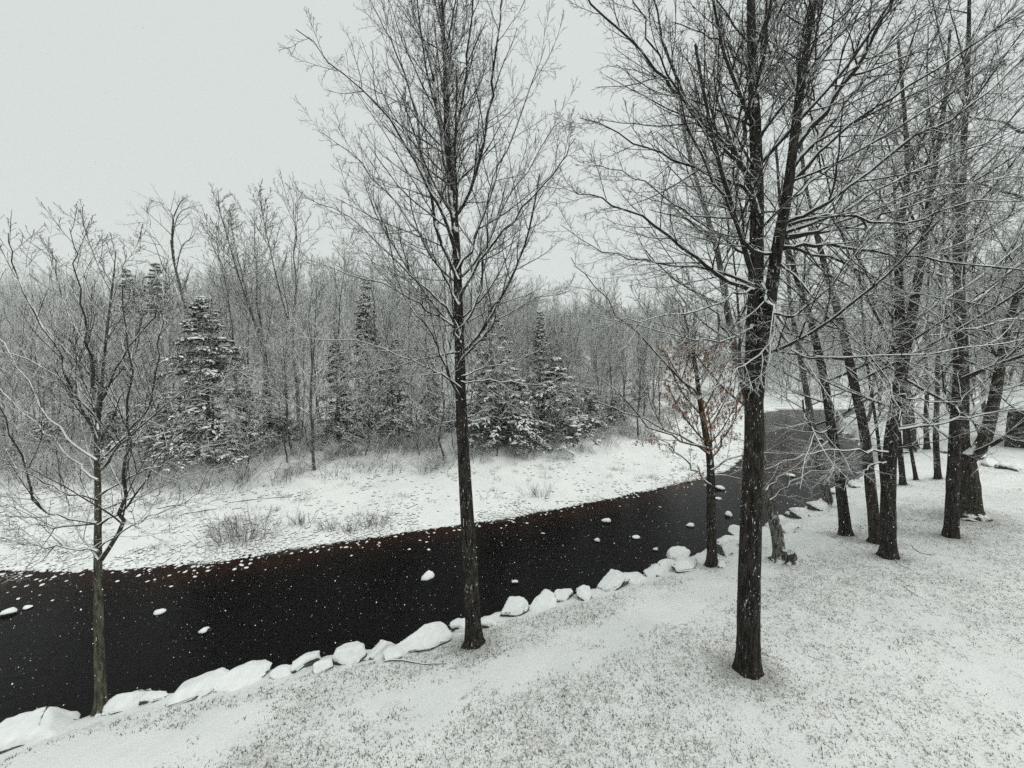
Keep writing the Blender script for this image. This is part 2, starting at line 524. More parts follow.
def trunk_mesh(bag, P, R, sides, rng, flare=0.0, rough=0.05):
    K = len(P)
    R = R.copy()
    z = P[:, 2] if flare > 0 else P[:, 2] - P[0, 2]
    R *= 1 + flare * np.exp(-np.maximum(z, 0) / 0.20) + 0.8 * flare * np.exp(-np.maximum(z, 0) / 0.06)
    V, Q = tubes(P[None], R[None], sides)
    Vr = V.reshape(K, sides, 3)
    a = np.arange(sides) / sides * 6.2832
    phase = rng.random(4) * 6.28
    bumpy = sum(np.sin((3 + 2 * i) * a[None] + phase[i] + z[:, None] * (0.7 + i)) / (i + 1) for i in range(4)) * 0.5
    bumpy = bumpy + rng.normal(0, 0.5, (K, sides))
    lobes = (np.sin(4 * a + phase[0]) + 0.6 * np.sin(7 * a + phase[1]))[None] * np.exp(-np.maximum(z, 0) / 0.10)[:, None] * flare * 0.8
    c = P[:, None, :]
    Vr = c + (Vr - c) * (1 + rough * bumpy + lobes * 0.5)[..., None]
    bag.add(Vr.reshape(-1, 3), Q)

BASES = []
def hero_tree(name, label, base_px, stems, limbs, seed, bark, twig, n_auto=14, dens=1.0, span=1.0, stem_k=40, sides=16,
              flare=0.35, up=(0.05, 0.04, 0.03), auto_t=(0.3, 0.97), auto_len=0.42, auto_ang=(1.0, 0.5), leaves=None, lv=(17, 9, 4), group=None, rmin=0.003, arf=0.42, tps=1.0):
    """stems: list of (px list, radius px start, end, depth drift); limbs: (px list, r0, r1, depth drift)"""
    rng = np.random.default_rng(seed)
    g = ground_hit(*base_px)
    y0 = g[1]
    th = thing(name, label, 'tree', (0, 0, 0), group)
    th.location = (g[0], g[1], g[2])
    tb, cb = Bag(), Bag()
    L1P, L1R = [], []
    autoP, autoR = [], []
    org = np.array([g[0], g[1], g[2]])
    for si, (px, r0, r1, drift) in enumerate(stems):
        if si == 0: px = [(px[0][0], px[0][1] + 9)] + list(px)
        P, R = limb(px, y0, y0 + drift, r0, r1 * 0.45, stem_k, tp=tps)
        w_ = np.linspace(0, 1, stem_k) ** (1.7 if si == 0 else 1.0) * (stem_k - 1)
        Pd = np.stack([np.interp(w_, np.arange(stem_k), P[:, c]) for c in range(3)], 1)
        trunk_mesh(tb, Pd - org, np.interp(w_, np.arange(stem_k), R), sides, rng, flare if si == 0 else 0.0)
        if si == 0: BASES.append((org[0], org[1], R[0]))
        autoP.append(spline(P, 24)); autoR.append(np.interp(np.linspace(0, 1, 24), np.linspace(0, 1, stem_k), R))
    for px, r0, r1, drift in limbs:
        P, R = limb(px, y0, y0 + drift, r0 * 0.85, r1 * 0.5, 16, 0.025 * y0 / 8, rng, tp=0.7)
        L1P.append(P); L1R.append(R)
    for P, R in zip(autoP, autoR):
        if n_auto > 0:
            a, b = grow(rng, P[None], R[None], n_auto, auto_t[0], auto_t[1], auto_ang[0], auto_ang[1], auto_len * span, 16, arf, up[0], 0.036, tl=0.5, rmin=0.006)
            L1P += list(a); L1R += list(b)
    P1, R1 = np.array(L1P), np.array(L1R)
    cb.add(*[q for q in tubes(P1 - org, R1, 7)])
    tops = [(P[-10:], R[-10:]) for P, R in zip(autoP, autoR)]          # leaders carry side shoots up to their tips
    P1 = np.concatenate([P1, [spline(p, 16) for p, r in tops]])
    R1 = np.concatenate([R1, [np.interp(np.linspace(0, 1, 16), np.linspace(0, 1, 10), r) for p, r in tops]])
    P2, R2 = grow(rng, P1, R1, int(lv[0] * dens), 0.12, 0.98, 0.82, 0.55, 0.46, 9, 0.5, up[1], 0.075, tl=0.62, rmin=max(0.0045, rmin), lmax=2.6)
    cb.add(*tubes(P2 - org, R2, 5))
    P3, R3 = grow(rng, P2, R2, int(lv[1] * dens), 0.10, 0.98, 0.8, 0.6, 0.42, 5, 0.62, up[2], 0.10, tl=0.5, rmin=max(0.0035, rmin), lmax=1.1)
    cb.add(*tubes(P3 - org, R3, 4))
    P4, R4 = grow(rng, P3, R3, lv[2], 0.2, 0.97, 0.85, 0.7, 0.50, 3, 0.7, up[2], 0.12, tl=0.4, rmin=max(0.003, rmin), lmax=0.45)
    cb.add(*tubes(P4 - org, R4, 3))
    tb.build('trunk', bark, th)
    cb.build('crown', twig, th)
    if leaves:
        n, zlo, zhi, rad = leaves
        src = P4.reshape(-1, 3)
        dist = np.hypot(src[:, 0] - org[0], src[:, 1] - org[1])
        ok = (src[:, 2] > zlo) & (src[:, 2] < zhi) & (dist < rad)
        src = src[ok]
        c = src[rng.integers(0, len(src), n)] - org
        c[:, 2] -= rng.random(n) * 0.06
        a1 = nrm(rng.normal(0, 1, (n, 3))) * 0.028; a2 = nrm(np.cross(a1, rng.normal(0, 1, (n, 3)))) * 0.012
        V = np.stack([c - a1, c + a2, c + a1 + [0, 0, -0.02], c - a2], 1).reshape(-1, 3)
        link_mesh('leaves', V, np.arange(4 * n).reshape(-1, 4), M['leaf'], th, None, False)
    return th

# big double-stemmed tree on the lawn
hero_tree('lawn_tree', 'big dark double-stemmed tree standing alone on the snowy lawn', (748, 671),
    stems=[
        ([(748, 671), (749, 600), (752, 500), (754, 430), (753, 370), (755, 300), (757, 200), (755, 120), (752, 60), (750, -60), (746, -160)], 12.5, 4.5, 0.2),
        ([(753, 420), (760, 355), (768, 310), (777, 250), (788, 190), (796, 123), (806, 51), (812, 0), (822, -90)], 7.3, 2.6, -0.3),
    ],
    limbs=[
        ([(794, 150), (829, 106), (860, 60), (890, 5), (915, -60)], 4.2, 2.0, -0.6),
        ([(790, 170), (823, 132), (860, 83), (905, 18), (940, -30)], 3.8, 1.6, 0.4),
        ([(786, 222), (823, 204), (905, 143), (953, 117), (1040, 46)], 3.2, 1.3, -0.9),
        ([(784, 232), (840, 212), (910, 173), (1040, 122)], 3.0, 1.3, 0.6),
        ([(782, 247), (823, 245), (883, 251), (948, 262), (1050, 272)], 2.8, 1.2, -0.7),
        ([(786, 238), (850, 226), (930, 200), (1050, 160)], 2.5, 1.0, 1.0),
        ([(788, 225), (835, 215), (900, 222), (960, 205), (1050, 196)], 2.4, 1.0, -1.4),
        ([(762, 284), (768, 300), (775, 313), (789, 315), (818, 297), (850, 262), (880, 225)], 3.2, 0.9, -1.0),
        ([(775, 310), (772, 335), (764, 350), (745, 366), (725, 378), (700, 402)], 2.0, 0.7, -0.8),
        ([(776, 320), (790, 345), (810, 357), (860, 356), (930, 352), (1040, 338)], 2.4, 0.9, -1.5),
        ([(757, 215), (746, 175), (735, 148), (694, 106), (671, 63), (655, 0), (645, -50)], 4.4, 1.6, 0.7),
        ([(741, 158), (726, 143), (683, 100), (655, 66), (605, 15), (570, -25)], 3.2, 1.3, -0.3),
        ([(737, 150), (731, 120), (723, 90), (714, 30), (704, -40)], 2.6, 1.2, 1.2),
        ([(740, 152), (748, 115), (757, 80), (770, 20), (776, -50)], 2.5, 1.2, -0.9),
        ([(756, 205), (745, 190), (688, 165), (645, 147), (580, 118)], 2.8, 0.9, -0.5),
        ([(775, 253), (758, 252), (743, 240), (726, 205), (706, 165), (690, 130), (680, 80)], 2.7, 1.1, -1.2),
        ([(753, 290), (717, 274), (683, 249), (640, 217), (600, 198), (570, 190)], 3.1, 0.9, -0.8),
        ([(754, 285), (700, 268), (650, 262), (600, 248), (560, 225)], 2.3, 0.8, 0.9),
        ([(753, 290), (735, 293), (706, 309), (650, 320), (600, 318)], 2.0, 0.7, -1.2),
        ([(752, 325), (743, 332), (720, 340), (694, 339), (640, 326), (590, 312)], 2.0, 0.7, -0.6),
        ([(756, 105), (749, 77), (732, 52), (709, 34), (670, 22)], 2.6, 0.9, 0.5),
        ([(756, 95), (770, 60), (779, 40), (790, -10), (800, -60)], 2.6, 1.2, 0.8),
        ([(798, 110), (790, 70), (774, 45), (772, -30)], 2.4, 1.1, 1.1),
        ([(800, 90), (835, 40), (850, 0), (870, -60)], 2.6, 1.2, 0.9),
        ([(788, 200), (845, 158), (930, 108), (1040, 26)], 2.4, 1.0, 0.9),
        ([(792, 182), (845, 128), (900, 92), (985, 36), (1040, 0)], 2.4, 1.0, -1.2),
        ([(787, 236), (845, 222), (920, 190), (980, 180), (1050, 176)], 2.2, 0.9, 0.3),
        ([(784, 246), (840, 262), (900, 290), (960, 300), (1040, 318)], 2.0, 0.8, 0.8),
        ([(750, 255), (715, 232), (680, 205), (630, 175), (590, 165)], 2.0, 0.7, 0.6),
        ([(754, 180), (725, 150), (690, 112), (655, 50), (630, -20)], 2.4, 1.0, -0.9),
        ([(779, 262), (800, 282), (830, 318), (860, 345), (890, 385), (900, 420)], 1.7, 0.6, -1.3),
    ],
    seed=7, bark=M['bark_dark'], twig=M['twig_dark'], n_auto=8, auto_t=(0.45, 0.97), auto_len=0.34, auto_ang=(1.25, 0.8), up=(0.03, 0.035, 0.03), dens=1.0, flare=0.16, sides=22, stem_k=70)

# middle maple at the bank
hero_tree('bank_maple', 'tall slender maple mid-bank with a broad fan of fine twigs, straight trunk', (474, 645),
    stems=[
        ([(474, 645), (470, 560), (465, 480), (461, 400), (459, 330), (456, 240), (450, 170), (446, 100), (444, 40), (440, -40)], 10.0, 1.8, 0.2),
    ],
    limbs=[
        ([(456, 235), (448, 180), (440, 130), (434, 80), (420, 30), (405, -20)], 3.6, 1.2, 0.5),
        ([(457, 260), (443, 215), (425, 180), (390, 120), (345, 75), (295, 30)], 3.0, 0.9, -0.5),
        ([(455, 215), (470, 190), (487, 125), (492, 80), (500, 20), (503, -20)], 3.0, 1.0, 0.2),
        ([(458, 270), (474, 240), (488, 200), (505, 150), (530, 90), (545, 45)], 2.6, 0.8, 0.9),
        ([(459, 300), (485, 255), (520, 215), (555, 170), (575, 140)], 2.2, 0.7, -0.7),
        ([(459, 305), (445, 275), (420, 235), (385, 190), (350, 155), (318, 130)], 2.4, 0.7, 0.6),
        ([(460, 335), (440, 300), (405, 270), (360, 225), (305, 195)], 2.2, 0.6, -0.8),
        ([(460, 345), (452, 328), (430, 310), (395, 290), (350, 275), (305, 258)], 2.6, 0.7, -0.4),
        ([(461, 360), (480, 340), (497, 322), (530, 302), (570, 290)], 1.9, 0.6, -0.5),
        ([(461, 376), (495, 365), (530, 355), (575, 330)], 1.4, 0.5, 0.6),
        ([(461, 381), (500, 381), (560, 384), (610, 390)], 1.3, 0.5, -0.9),
        ([(460, 352), (430, 356), (395, 366), (360, 378), (320, 392)], 1.7, 0.6, 0.5),
        ([(461, 388), (440, 372), (415, 362), (370, 344), (300, 338)], 1.9, 0.6, -0.9),
        ([(462, 400), (448, 372), (436, 345), (430, 330), (405, 300), (390, 240), (370, 190)], 2.0, 0.7, -0.6),
        ([(460, 340), (477, 300), (485, 260), (500, 215), (540, 150), (560, 120)], 2.0, 0.7, 0.3),
        ([(458, 280), (437, 225), (422, 160), (412, 95), (390, 40), (375, 10)], 2.6, 0.9, 0.1),
        ([(452, 190), (455, 130), (466, 80), (470, 20), (474, -30)], 2.2, 0.9, -0.4),
    ],
    seed=11, bark=M['bark_dark'], twig=M['twig_dark'], n_auto=20, auto_t=(0.42, 0.96), auto_len=0.27, auto_ang=(0.95, 0.5), dens=1.0, flare=0.30, sides=18, stem_k=60,
    up=(0.10, 0.06, 0.04), tps=0.8)

# young tree at the left
hero_tree('young_tree', 'young tree with greenish grey trunk and wide low crown at the left bank', (101, 713),
    stems=[
        ([(101, 713), (99, 640), (98, 560), (98, 500), (97, 440), (101, 395), (106, 340), (112, 290), (116, 250)], 7.4, 0.8, 0.3),
    ],
    limbs=[
        ([(101, 560), (117, 530), (121, 509), (126, 467), (129, 434), (130, 380), (126, 330), (124, 285)], 2.9, 0.8, -0.4),
        ([(98, 551), (47, 546), (14, 542), (-40, 520)], 1.8, 0.6, -0.5),
        ([(97, 523), (56, 527), (28, 521), (0, 504), (-60, 462)], 1.9, 0.6, 0.5),
        ([(97, 523), (63, 517), (42, 507), (30, 481), (14, 436), (-8, 385), (-25, 330)], 2.0, 0.6, -0.6),
        ([(99, 525), (122, 510), (140, 488), (155, 462), (178, 434), (206, 408), (236, 372)], 1.8, 0.6, 0.4),
        ([(98, 480), (75, 460), (50, 435), (20, 410), (-15, 370)], 1.7, 0.6, 0.7),
        ([(97, 440), (80, 400), (62, 360), (35, 310), (14, 262), (6, 232)], 1.9, 0.6, -0.3),
        ([(98, 430), (85, 380), (75, 335), (58, 280), (50, 238)], 1.7, 0.5, 0.4),
        ([(100, 410), (92, 360), (82, 310), (76, 262), (72, 228)], 1.7, 0.5, -0.5),
        ([(101, 470), (125, 440), (160, 410), (195, 385), (240, 362)], 1.6, 0.5, -0.7),
        ([(100, 495), (135, 475), (175, 458), (215, 445), (262, 425)], 1.5, 0.5, 0.2),
        ([(101, 440), (118, 405), (131, 370), (140, 320), (143, 284)], 1.5, 0.5, 0.6),
        ([(129, 430), (150, 405), (158, 350), (163, 310), (168, 280)], 1.3, 0.4, 0.2),
        ([(99, 548), (140, 522), (178, 505), (225, 486)], 1.2, 0.4, -0.6),
        ([(97, 460), (60, 430), (30, 390), (0, 340), (-20, 300)], 1.6, 0.5, 0.3),
        ([(97, 500), (60, 490), (20, 470), (-30, 452)], 1.4, 0.5, -0.9),
        ([(98, 510), (130, 500), (170, 482), (210, 470), (250, 462)], 1.3, 0.4, 0.8),
        ([(101, 460), (140, 425), (185, 400), (215, 385), (235, 380)], 1.4, 0.4, 0.9),
        ([(97, 420), (70, 390), (40, 365), (0, 350), (-30, 340)], 1.4, 0.5, -0.6),
        ([(102, 400), (120, 360), (150, 320), (172, 300), (185, 290)], 1.3, 0.4, -0.3),
        ([(98, 560), (82, 535), (68, 515), (62, 480), (55, 440)], 1.3, 0.4, 0.2),
    ],
    seed=23, bark=M['bark_grey'], twig=M['twig_grey'], n_auto=9, auto_t=(0.45, 0.95), auto_len=0.26, auto_ang=(1.0, 0.6), flare=0.28, sides=16, dens=1.0, lv=(13, 7, 3),
    up=(0.06, 0.05, 0.05), arf=0.30, tps=0.48)

# small red-leaved tree
hero_tree('beech_sapling', 'small tree still holding rust brown leaves beside the water boulders', (712, 566),
    stems=[([(712, 566), (711, 500), (710, 462), (705, 430), (699, 395), (695, 362), (688, 330), (680, 300)], 5.4, 1.0, 0.3)],
    limbs=[
        ([(707, 440), (697, 395), (676, 376), (645, 340), (617, 315), (590, 280), (570, 258)], 2.0, 0.7, -0.6),
        ([(708, 448), (680, 440), (650, 425), (620, 395), (590, 368), (560, 352)], 1.7, 0.6, -0.9),
        ([(710, 455), (670, 432), (630, 415), (590, 398), (540, 384)], 1.6, 0.5, 0.7),
        ([(711, 465), (722, 440), (732, 420), (738, 396), (742, 360)], 1.7, 0.6, 0.3),
        ([(711, 470), (735, 458), (765, 452), (800, 455), (840, 462)], 1.4, 0.5, -0.5),
        ([(711, 485), (695, 470), (680, 455), (660, 440), (640, 440)], 1.5, 0.5, 0.5),
        ([(711, 475), (740, 480), (775, 492), (810, 500)], 1.2, 0.4, 0.4),
        ([(698, 390), (690, 350), (672, 320), (655, 290)], 1.3, 0.4, 0.5),
    ],
    seed=31, bark=M['bark_dark'], twig=M['twig_red'], n_auto=20, auto_t=(0.35, 0.95), auto_len=0.32, auto_ang=(0.95, 0.55), flare=0.35, sides=14, dens=1.0, lv=(11, 6, 3),
    leaves=(10000, 2.6, 7.9, 2.3))

hero_tree('leaning_tree', 'pale lichen-barked tree leaning left behind the double-stemmed tree', (781, 562),
    stems=[([(781, 562), (776, 530), (768, 495), (757, 440), (743, 380), (733, 342), (724, 290), (716, 245), (704, 205), (692, 165), (682, 120), (676, 70)], 6.2, 1.6, 0.8)],
    limbs=[
        ([(733, 342), (705, 300), (680, 280), (650, 270)], 1.6, 0.6, 0.5),
        ([(722, 280), (740, 230), (748, 190), (752, 150)], 1.8, 0.6, 0.6),
        ([(716, 245), (690, 220), (665, 205), (630, 190)], 1.6, 0.6, -0.6),
        ([(770, 500), (800, 478), (840, 470), (870, 478)], 1.2, 0.5, -0.6),
        ([(766, 490), (790, 470), (830, 462), (880, 445)], 1.2, 0.5, 0.3),
    ],
    seed=41, bark=M['bark_birch'], twig=M['twig_grey'], n_auto=16, auto_t=(0.35, 0.97), auto_len=0.27, flare=0.45, sides=14, lv=(10, 6, 3))

RG = 'trees along the right side of the lawn'
def right_tree(name, label, base, path, r0, r1, seed, bark='bark_dark', twig='twig_dark', drift=0.2, limbs=(), extra=(), n_auto=14, flare=0.25, auto_t=(0.35, 0.97), auto_ang=(1.25, 0.75), lv=(11, 7, 3), auto_len=0.50, dens=1.0):
    return hero_tree(name, label, base, [([base] + path, r0, r1, drift)] + list(extra), list(limbs), seed, M[bark], M[twig], n_auto=n_auto,
                     auto_t=auto_t, auto_len=auto_len, auto_ang=auto_ang, up=(0.035, 0.04, 0.03), flare=flare, sides=14, lv=lv, group=RG, dens=dens)

right_tree('lawn_tree', 'thin dark tree leaning left, first one right of the broken stump', (846, 535),
    [(841, 490), (833, 440), (825, 385), (813, 330), (803, 298), (790, 255), (780, 200), (776, 140)], 5.6, 1.8, 51)
right_tree('lawn_tree', 'dark tree leaning left with its foot tight against the straighter forking tree', (876, 543),
    [(871, 490), (864, 430), (852, 376), (840, 320), (828, 278), (818, 240), (806, 190), (800, 130), (798, 60)], 5.5, 2.0, 52, 'bark_brown')
right_tree('lawn_tree', 'dark tree forking into a narrow V, long snowy boughs reaching both ways', (889, 557),
    [(888, 510), (890, 450), (896, 405), (903, 362), (900, 320), (899, 276), (900, 228), (907, 180), (905, 120), (898, 40)], 7.2, 2.2, 53,
    extra=[([(901, 372), (907, 345), (917, 285), (923, 252), (929, 204), (936, 160), (945, 100), (950, 30)], 4.6, 1.8, -0.4)],
    limbs=[
        ([(888, 452), (860, 450), (830, 451), (800, 456), (765, 470)], 1.9, 0.6, -0.8),
        ([(886, 462), (872, 466), (862, 474), (845, 468), (825, 470)], 1.4, 0.5, -0.5),
        ([(893, 430), (930, 424), (965, 417), (1000, 411), (1050, 405)], 2.3, 0.9, -1.0),
        ([(897, 416), (908, 408), (920, 396), (935, 385)], 1.4, 0.5, -0.3),
        ([(898, 395), (918, 400), (955, 402), (985, 382), (1000, 362)], 1.6, 0.5, -1.0),
        ([(905, 345), (880, 300), (862, 260), (855, 230)], 1.6, 0.6, 0.6),
        ([(918, 280), (940, 240), (965, 215), (1000, 180)], 1.8, 0.6, 0.4),
        ([(932, 190), (960, 140), (985, 100), (1020, 60)], 1.8, 0.7, -0.5),
    ])
right_tree('lawn_tree', 'straight dark tree standing in front of the thick old trunk', (951, 537),
    [(953, 480), (955, 430), (958, 380), (960, 300), (962, 220), (964, 140), (968, 60), (970, -30)], 6.0, 2.4, 54,
    limbs=[
        ([(955, 405), (970, 420), (995, 434), (1040, 444)], 1.5, 0.6, -0.9),
        ([(959, 330), (985, 330), (1010, 350), (1045, 356)], 1.4, 0.6, -0.4),
        ([(960, 320), (940, 290), (930, 250), (925, 215)], 1.7, 0.6, 0.6),
        ([(962, 220), (985, 195), (1010, 185), (1040, 165)], 1.6, 0.6, -0.6),
        ([(964, 150), (990, 110), (1010, 60), (1030, 20)], 1.6, 0.6, 0.6),
    ])
right_tree('old_tree', 'thick brown trunk dividing low into a straight stem and a bowed limb', (969, 518),
    [(968, 490), (965, 462), (960, 440), (961, 400), (961, 340), (958, 270), (955, 200), (950, 110)], 11.5, 3.0, 55, 'bark_brown', drift=0.8,
    extra=[([(968, 458), (981, 446), (988, 428), (994, 400), (1000, 368), (1006, 335), (1016, 300), (1034, 255), (1060, 200)], 6.2, 2.5, -0.2)],
    limbs=[([(1000, 368), (985, 330), (975, 290), (972, 250)], 2.0, 0.7, 0.6),
           ([(1004, 340), (1020, 335), (1040, 320)], 1.8, 0.7, 0.2)], flare=0.30)
right_tree('slim_tree', 'slim straight tree behind the V-forked tree on open snow', (938, 479),
    [(936, 440), (937, 400), (938, 350), (940, 290), (943, 230), (945, 160)], 3.0, 1.2, 56, n_auto=12, lv=(9, 5, 2))
right_tree('slim_tree', 'slim dark tree farthest back beside the low stone wall', (927, 449),
    [(926, 420), (927, 390), (926, 350), (928, 290), (931, 230)], 2.6, 1.1, 57, n_auto=12, lv=(9, 5, 2))
right_tree('old_tree', 'broad dark trunk with spreading foot, farthest along the river edge', (911, 451),
    [(909, 430), (907, 400), (904, 360), (900, 300), (896, 240), (894, 170)], 6.5, 2.0, 58, 'bark_brown', n_auto=14, flare=0.5, lv=(10, 5, 2))
right_tree('slim_tree', 'slim tree just right of the V-forked trunk, nearer of the thin pair', (903, 485),
    [(900, 450), (897, 410), (896, 360), (892, 300), (888, 240)], 3.0, 1.1, 59, n_auto=12, lv=(9, 5, 2))
right_tree('slim_tree', 'thin leaning sapling right of its slim neighbour by the V-forked trunk', (916, 480),
    [(911, 450), (907, 420), (902, 380), (896, 330)], 2.0, 0.8, 60, n_auto=10, lv=(8, 5, 2))
right_tree('slim_tree', 'pale tree leaning left over the river among the farther boulders', (829, 506),
    [(823, 478), (816, 445), (808, 400), (799, 350), (790, 300), (786, 240), (782, 180)], 5.0, 1.4, 61, 'bark_birch', 'twig_grey', flare=0.5)
right_tree('slim_tree', 'thin dark tree close behind the pair leaning left', (886, 526),
    [(882, 480), (877, 430), (868, 370), (862, 310), (858, 240), (858, 170)], 2.0, 0.9, 62, n_auto=12, lv=(9, 5, 2))
for (b, lab, sd, rr) in (((1075, 520), 'tree standing just beyond the right edge, only its twigs reaching over the stone wall', 63, 7.0),):
    right_tree('lawn_tree', lab, b, [(1078, 440), (1080, 360), (1082, 280), (1086, 180), (1090, 80)], rr, 2.4, sd, n_auto=22, auto_len=0.42, limbs=[
        ([(1081, 330), (1020, 318), (950, 333), (890, 328)], 2.6, 0.7, -1.2),
        ([(1082, 300), (1030, 272), (960, 262), (890, 254)], 2.6, 0.7, 0.6),
        ([(1084, 230), (1020, 196), (950, 182), (870, 200)], 2.6, 0.7, -0.8),
        ([(1080, 370), (1030, 352), (985, 360), (940, 352)], 2.2, 0.6, 0.8),
        ([(1086, 170), (1020, 128), (950, 112), (890, 118)], 2.4, 0.7, 0.5)])

# ------------------------------------------------------------------ the wood across the river
def far_tree_arrays(seed, Ht, r0, forks=1, lean=0.04, crown=0.35, nb=22, lv=(8, 4, 0), spread=0.30, ang=(0.85, 0.5), up=0.07, fat=1.0):
    rng = np.random.default_rng(seed)
    stems = []
    K = 14
    z = np.linspace(-0.3, Ht, K)
    P = np.stack([np.cumsum(rng.normal(0, lean, K)), np.cumsum(rng.normal(0, lean, K)), z], 1)
    P[:, :2] -= P[0, :2]
    R = r0 * np.linspace(1, 0.12, K)
    stems.append((P, R))
    for k in range(forks - 1):
        i = rng.integers(4, 7)
        az = rng.random() * 6.28
        n = K - i
        d = np.array([math.cos(az), math.sin(az), 0])
        out = np.linspace(0, 1, n) ** 0.75 * Ht * rng.uniform(0.10, 0.22)
        Q = P[i] + d[None] * out[:, None] + np.stack([np.zeros(n), np.zeros(n), np.linspace(0, (Ht - z[i]) * rng.uniform(0.8, 0.98), n)], 1)
        Q = spline(Q, K)
        stems.append((Q, np.linspace(R[i] * 0.7, r0 * 0.1, K)))
    SP = np.array([s[0] for s in stems]); SR = np.array([s[1] for s in stems])
    tv = tubes(SP, SR, 7)
    P1, R1 = grow(rng, SP, SR, nb, crown, 0.97, ang[0], ang[1], spread, 8, 0.45, up, 0.06, tl=0.55, rmin=0.016 * fat)
    cb = Bag()
    cb.add(*tubes(P1, R1, 4))
    P2, R2 = grow(rng, P1, R1, lv[0], 0.15, 0.97, 0.8, 0.6, 0.40, 5, 0.6, 0.05, 0.08, tl=0.5, rmin=0.012 * fat)
    cb.add(*tubes(P2, R2, 3))
    P3, R3 = grow(rng, P2, R2, lv[1], 0.2, 0.97, 0.8, 0.6, 0.46, lv[2] or 3, 0.7, 0.04, 0.1, tl=0.4, rmin=0.009 * fat)
    cb.add(*tubes(P3, R3, 3))
    return tv, cb.arrays()

FAR_SPECS = [   # height, radius, forks, crown start, branches, spread
    ('tall bare tree, ascending limbs', 17, 0.17, 2, 0.28, 30, 0.33, (0.95, 0.5)),
    ('slender bare tree, narrow top', 15, 0.12, 1, 0.25, 34, 0.30, (1.1, 0.6)),
    ('forked bare tree, broad crown', 15, 0.18, 3, 0.25, 24, 0.36, (1.1, 0.6)),
    ('small bare tree, low branches', 9, 0.08, 2, 0.08, 26, 0.36, (1.1, 0.6)),
    ('thin straight pole-like tree', 13, 0.09, 1, 0.30, 28, 0.26, (1.2, 0.7)),
]
far_proto = []
for i, (lab, ht, r0, fk, cr, nb, sp, an) in enumerate(FAR_SPECS):
    tv, ca_ = far_tree_arrays(200 + i, ht, r0 * 0.8, fk, 0.13, cr, nb, (9, 4, 0), sp, an, fat=1.25)
    far_proto.append((lab, ht, tv, ca_))

wood_rng = np.random.default_rng(77)
placed = []
def zone(px):
    for lim_, txt in ((45, 'at the left edge'), (110, 'left behind the young tree'), (175, 'right behind the young tree'), (235, 'behind the large hemlock'),
                      (300, 'below the tallest far tree'), (360, 'straight above the widest shrub'), (430, 'just left of the middle maple'), (500, 'hidden behind the maple trunk'),
                      (560, 'behind the evergreen thicket'), (620, 'right of the evergreen thicket'), (680, 'left of the rust-leaved sapling')):
        if px < lim_: return txt
    return 'beyond the river bend'
def x_of(p):
    d = p - CAM
    return 512 + F_PX * d[0] / (d @ FWD), 384 - F_PX * (d @ UPV) / (d @ FWD)

first_of = {}
def far_thing(vi, x, y, top_h, rz, label, group, wid=1.0):
    z = float(height(np.array([x]), np.array([y]))[0])
    lab, ht, tv, ca_ = far_proto[vi]
    s = top_h / ht
    if vi not in first_of:
        t = thing('bare_tree', label, 'tree', (x, y, z - 0.05), group)
        link_mesh('trunk', tv[0], tv[1], M['far_bark'], t)
        link_mesh('crown', ca_[0], ca_[1], M['far_twig'], t)
        t.rotation_euler = (0, 0, rz); t.scale = (s * wid, s * wid, s)
        first_of[vi] = t
        return t
    return copy_thing(first_of[vi], (x, y, z - 0.05), rz, (s * wid, s), label, group)

# trees that stand out: picture column, distance, picture row of the top, variant
STAND = [
    (236, 27.0, 222, 1, 'slender bare tree rising above the left hemlock against the sky'),
    (296, 27.5, 196, 0, 'tallest bare tree of the far bank, left of the middle maple'),
    (341, 24.5, 236, 1, 'straight bare tree at the wood edge with low snowy boughs beside the maple'),
    (272, 29.0, 215, 2, 'forked bare tree close behind the tallest far-bank tree'),
    (417, 26.0, 245, 4, 'thin pole of a tree seen just left of the maple trunk'),
    (600, 46.0, 285, 2, 'broad bare tree on the skyline gap right of the maple'),
    (655, 52.0, 280, 0, 'tall bare tree on the skyline above the rust-leaved sapling'),
]
for px, y, top, vi, lab in STAND:
    b = at_y(px, 400, y)
    zt = at_y(px, top, y)[2]
    zb = float(height(np.array([b[0]]), np.array([y]))[0])
    far_thing(vi, b[0], y, (zt - zb), wood_rng.random() * 6.28, lab, 'standout trees in the wood across the river')
    placed.append((b[0], y))
cnt = 0
tries = 0
while cnt < 90 and tries < 6000:
    tries += 1
    px = wood_rng.uniform(-60, 735)
    y = wood_rng.uniform(20, 42)
    p = at_y(px, 400, y)
    df = float(polydist(np.array([p[0]]), np.array([y]), FB)[0])
    if bool(inside(np.array([p[0]]), np.array([y]), RIVER)[0]): continue
    if float(polydist(np.array([p[0]]), np.array([y]), NB)[0]) < df: continue
    if not (6.6 < df < 19): continue
    if df > 11 and wood_rng.random() < 0.35: continue
    if ((158 < px < 262 and y < 26) or (480 < px < 602 and y < 30)) and wood_rng.random() < 0.62: continue
    if any((p[0] - a) ** 2 + (y - b) ** 2 < 1.7 for a, b in placed): continue
    placed.append((p[0], y))
    vi = int(wood_rng.choice([0, 1, 2, 3, 4], p=[0.18, 0.24, 0.16, 0.22, 0.20]))
    lab = far_proto[vi][0]
    hh = far_proto[vi][1] * wood_rng.uniform(0.48, 0.76) * (0.82 if px < 200 else 1.0)
    row = 'front row: ' if df < 8.5 else 'second row: ' if df < 11.5 else 'deeper in: '
    far_thing(vi, p[0], y, hh, wood_rng.random() * 6.28, row + lab + ', ' + zone(px), 'bare trees of the far bank wood')
    cnt += 1

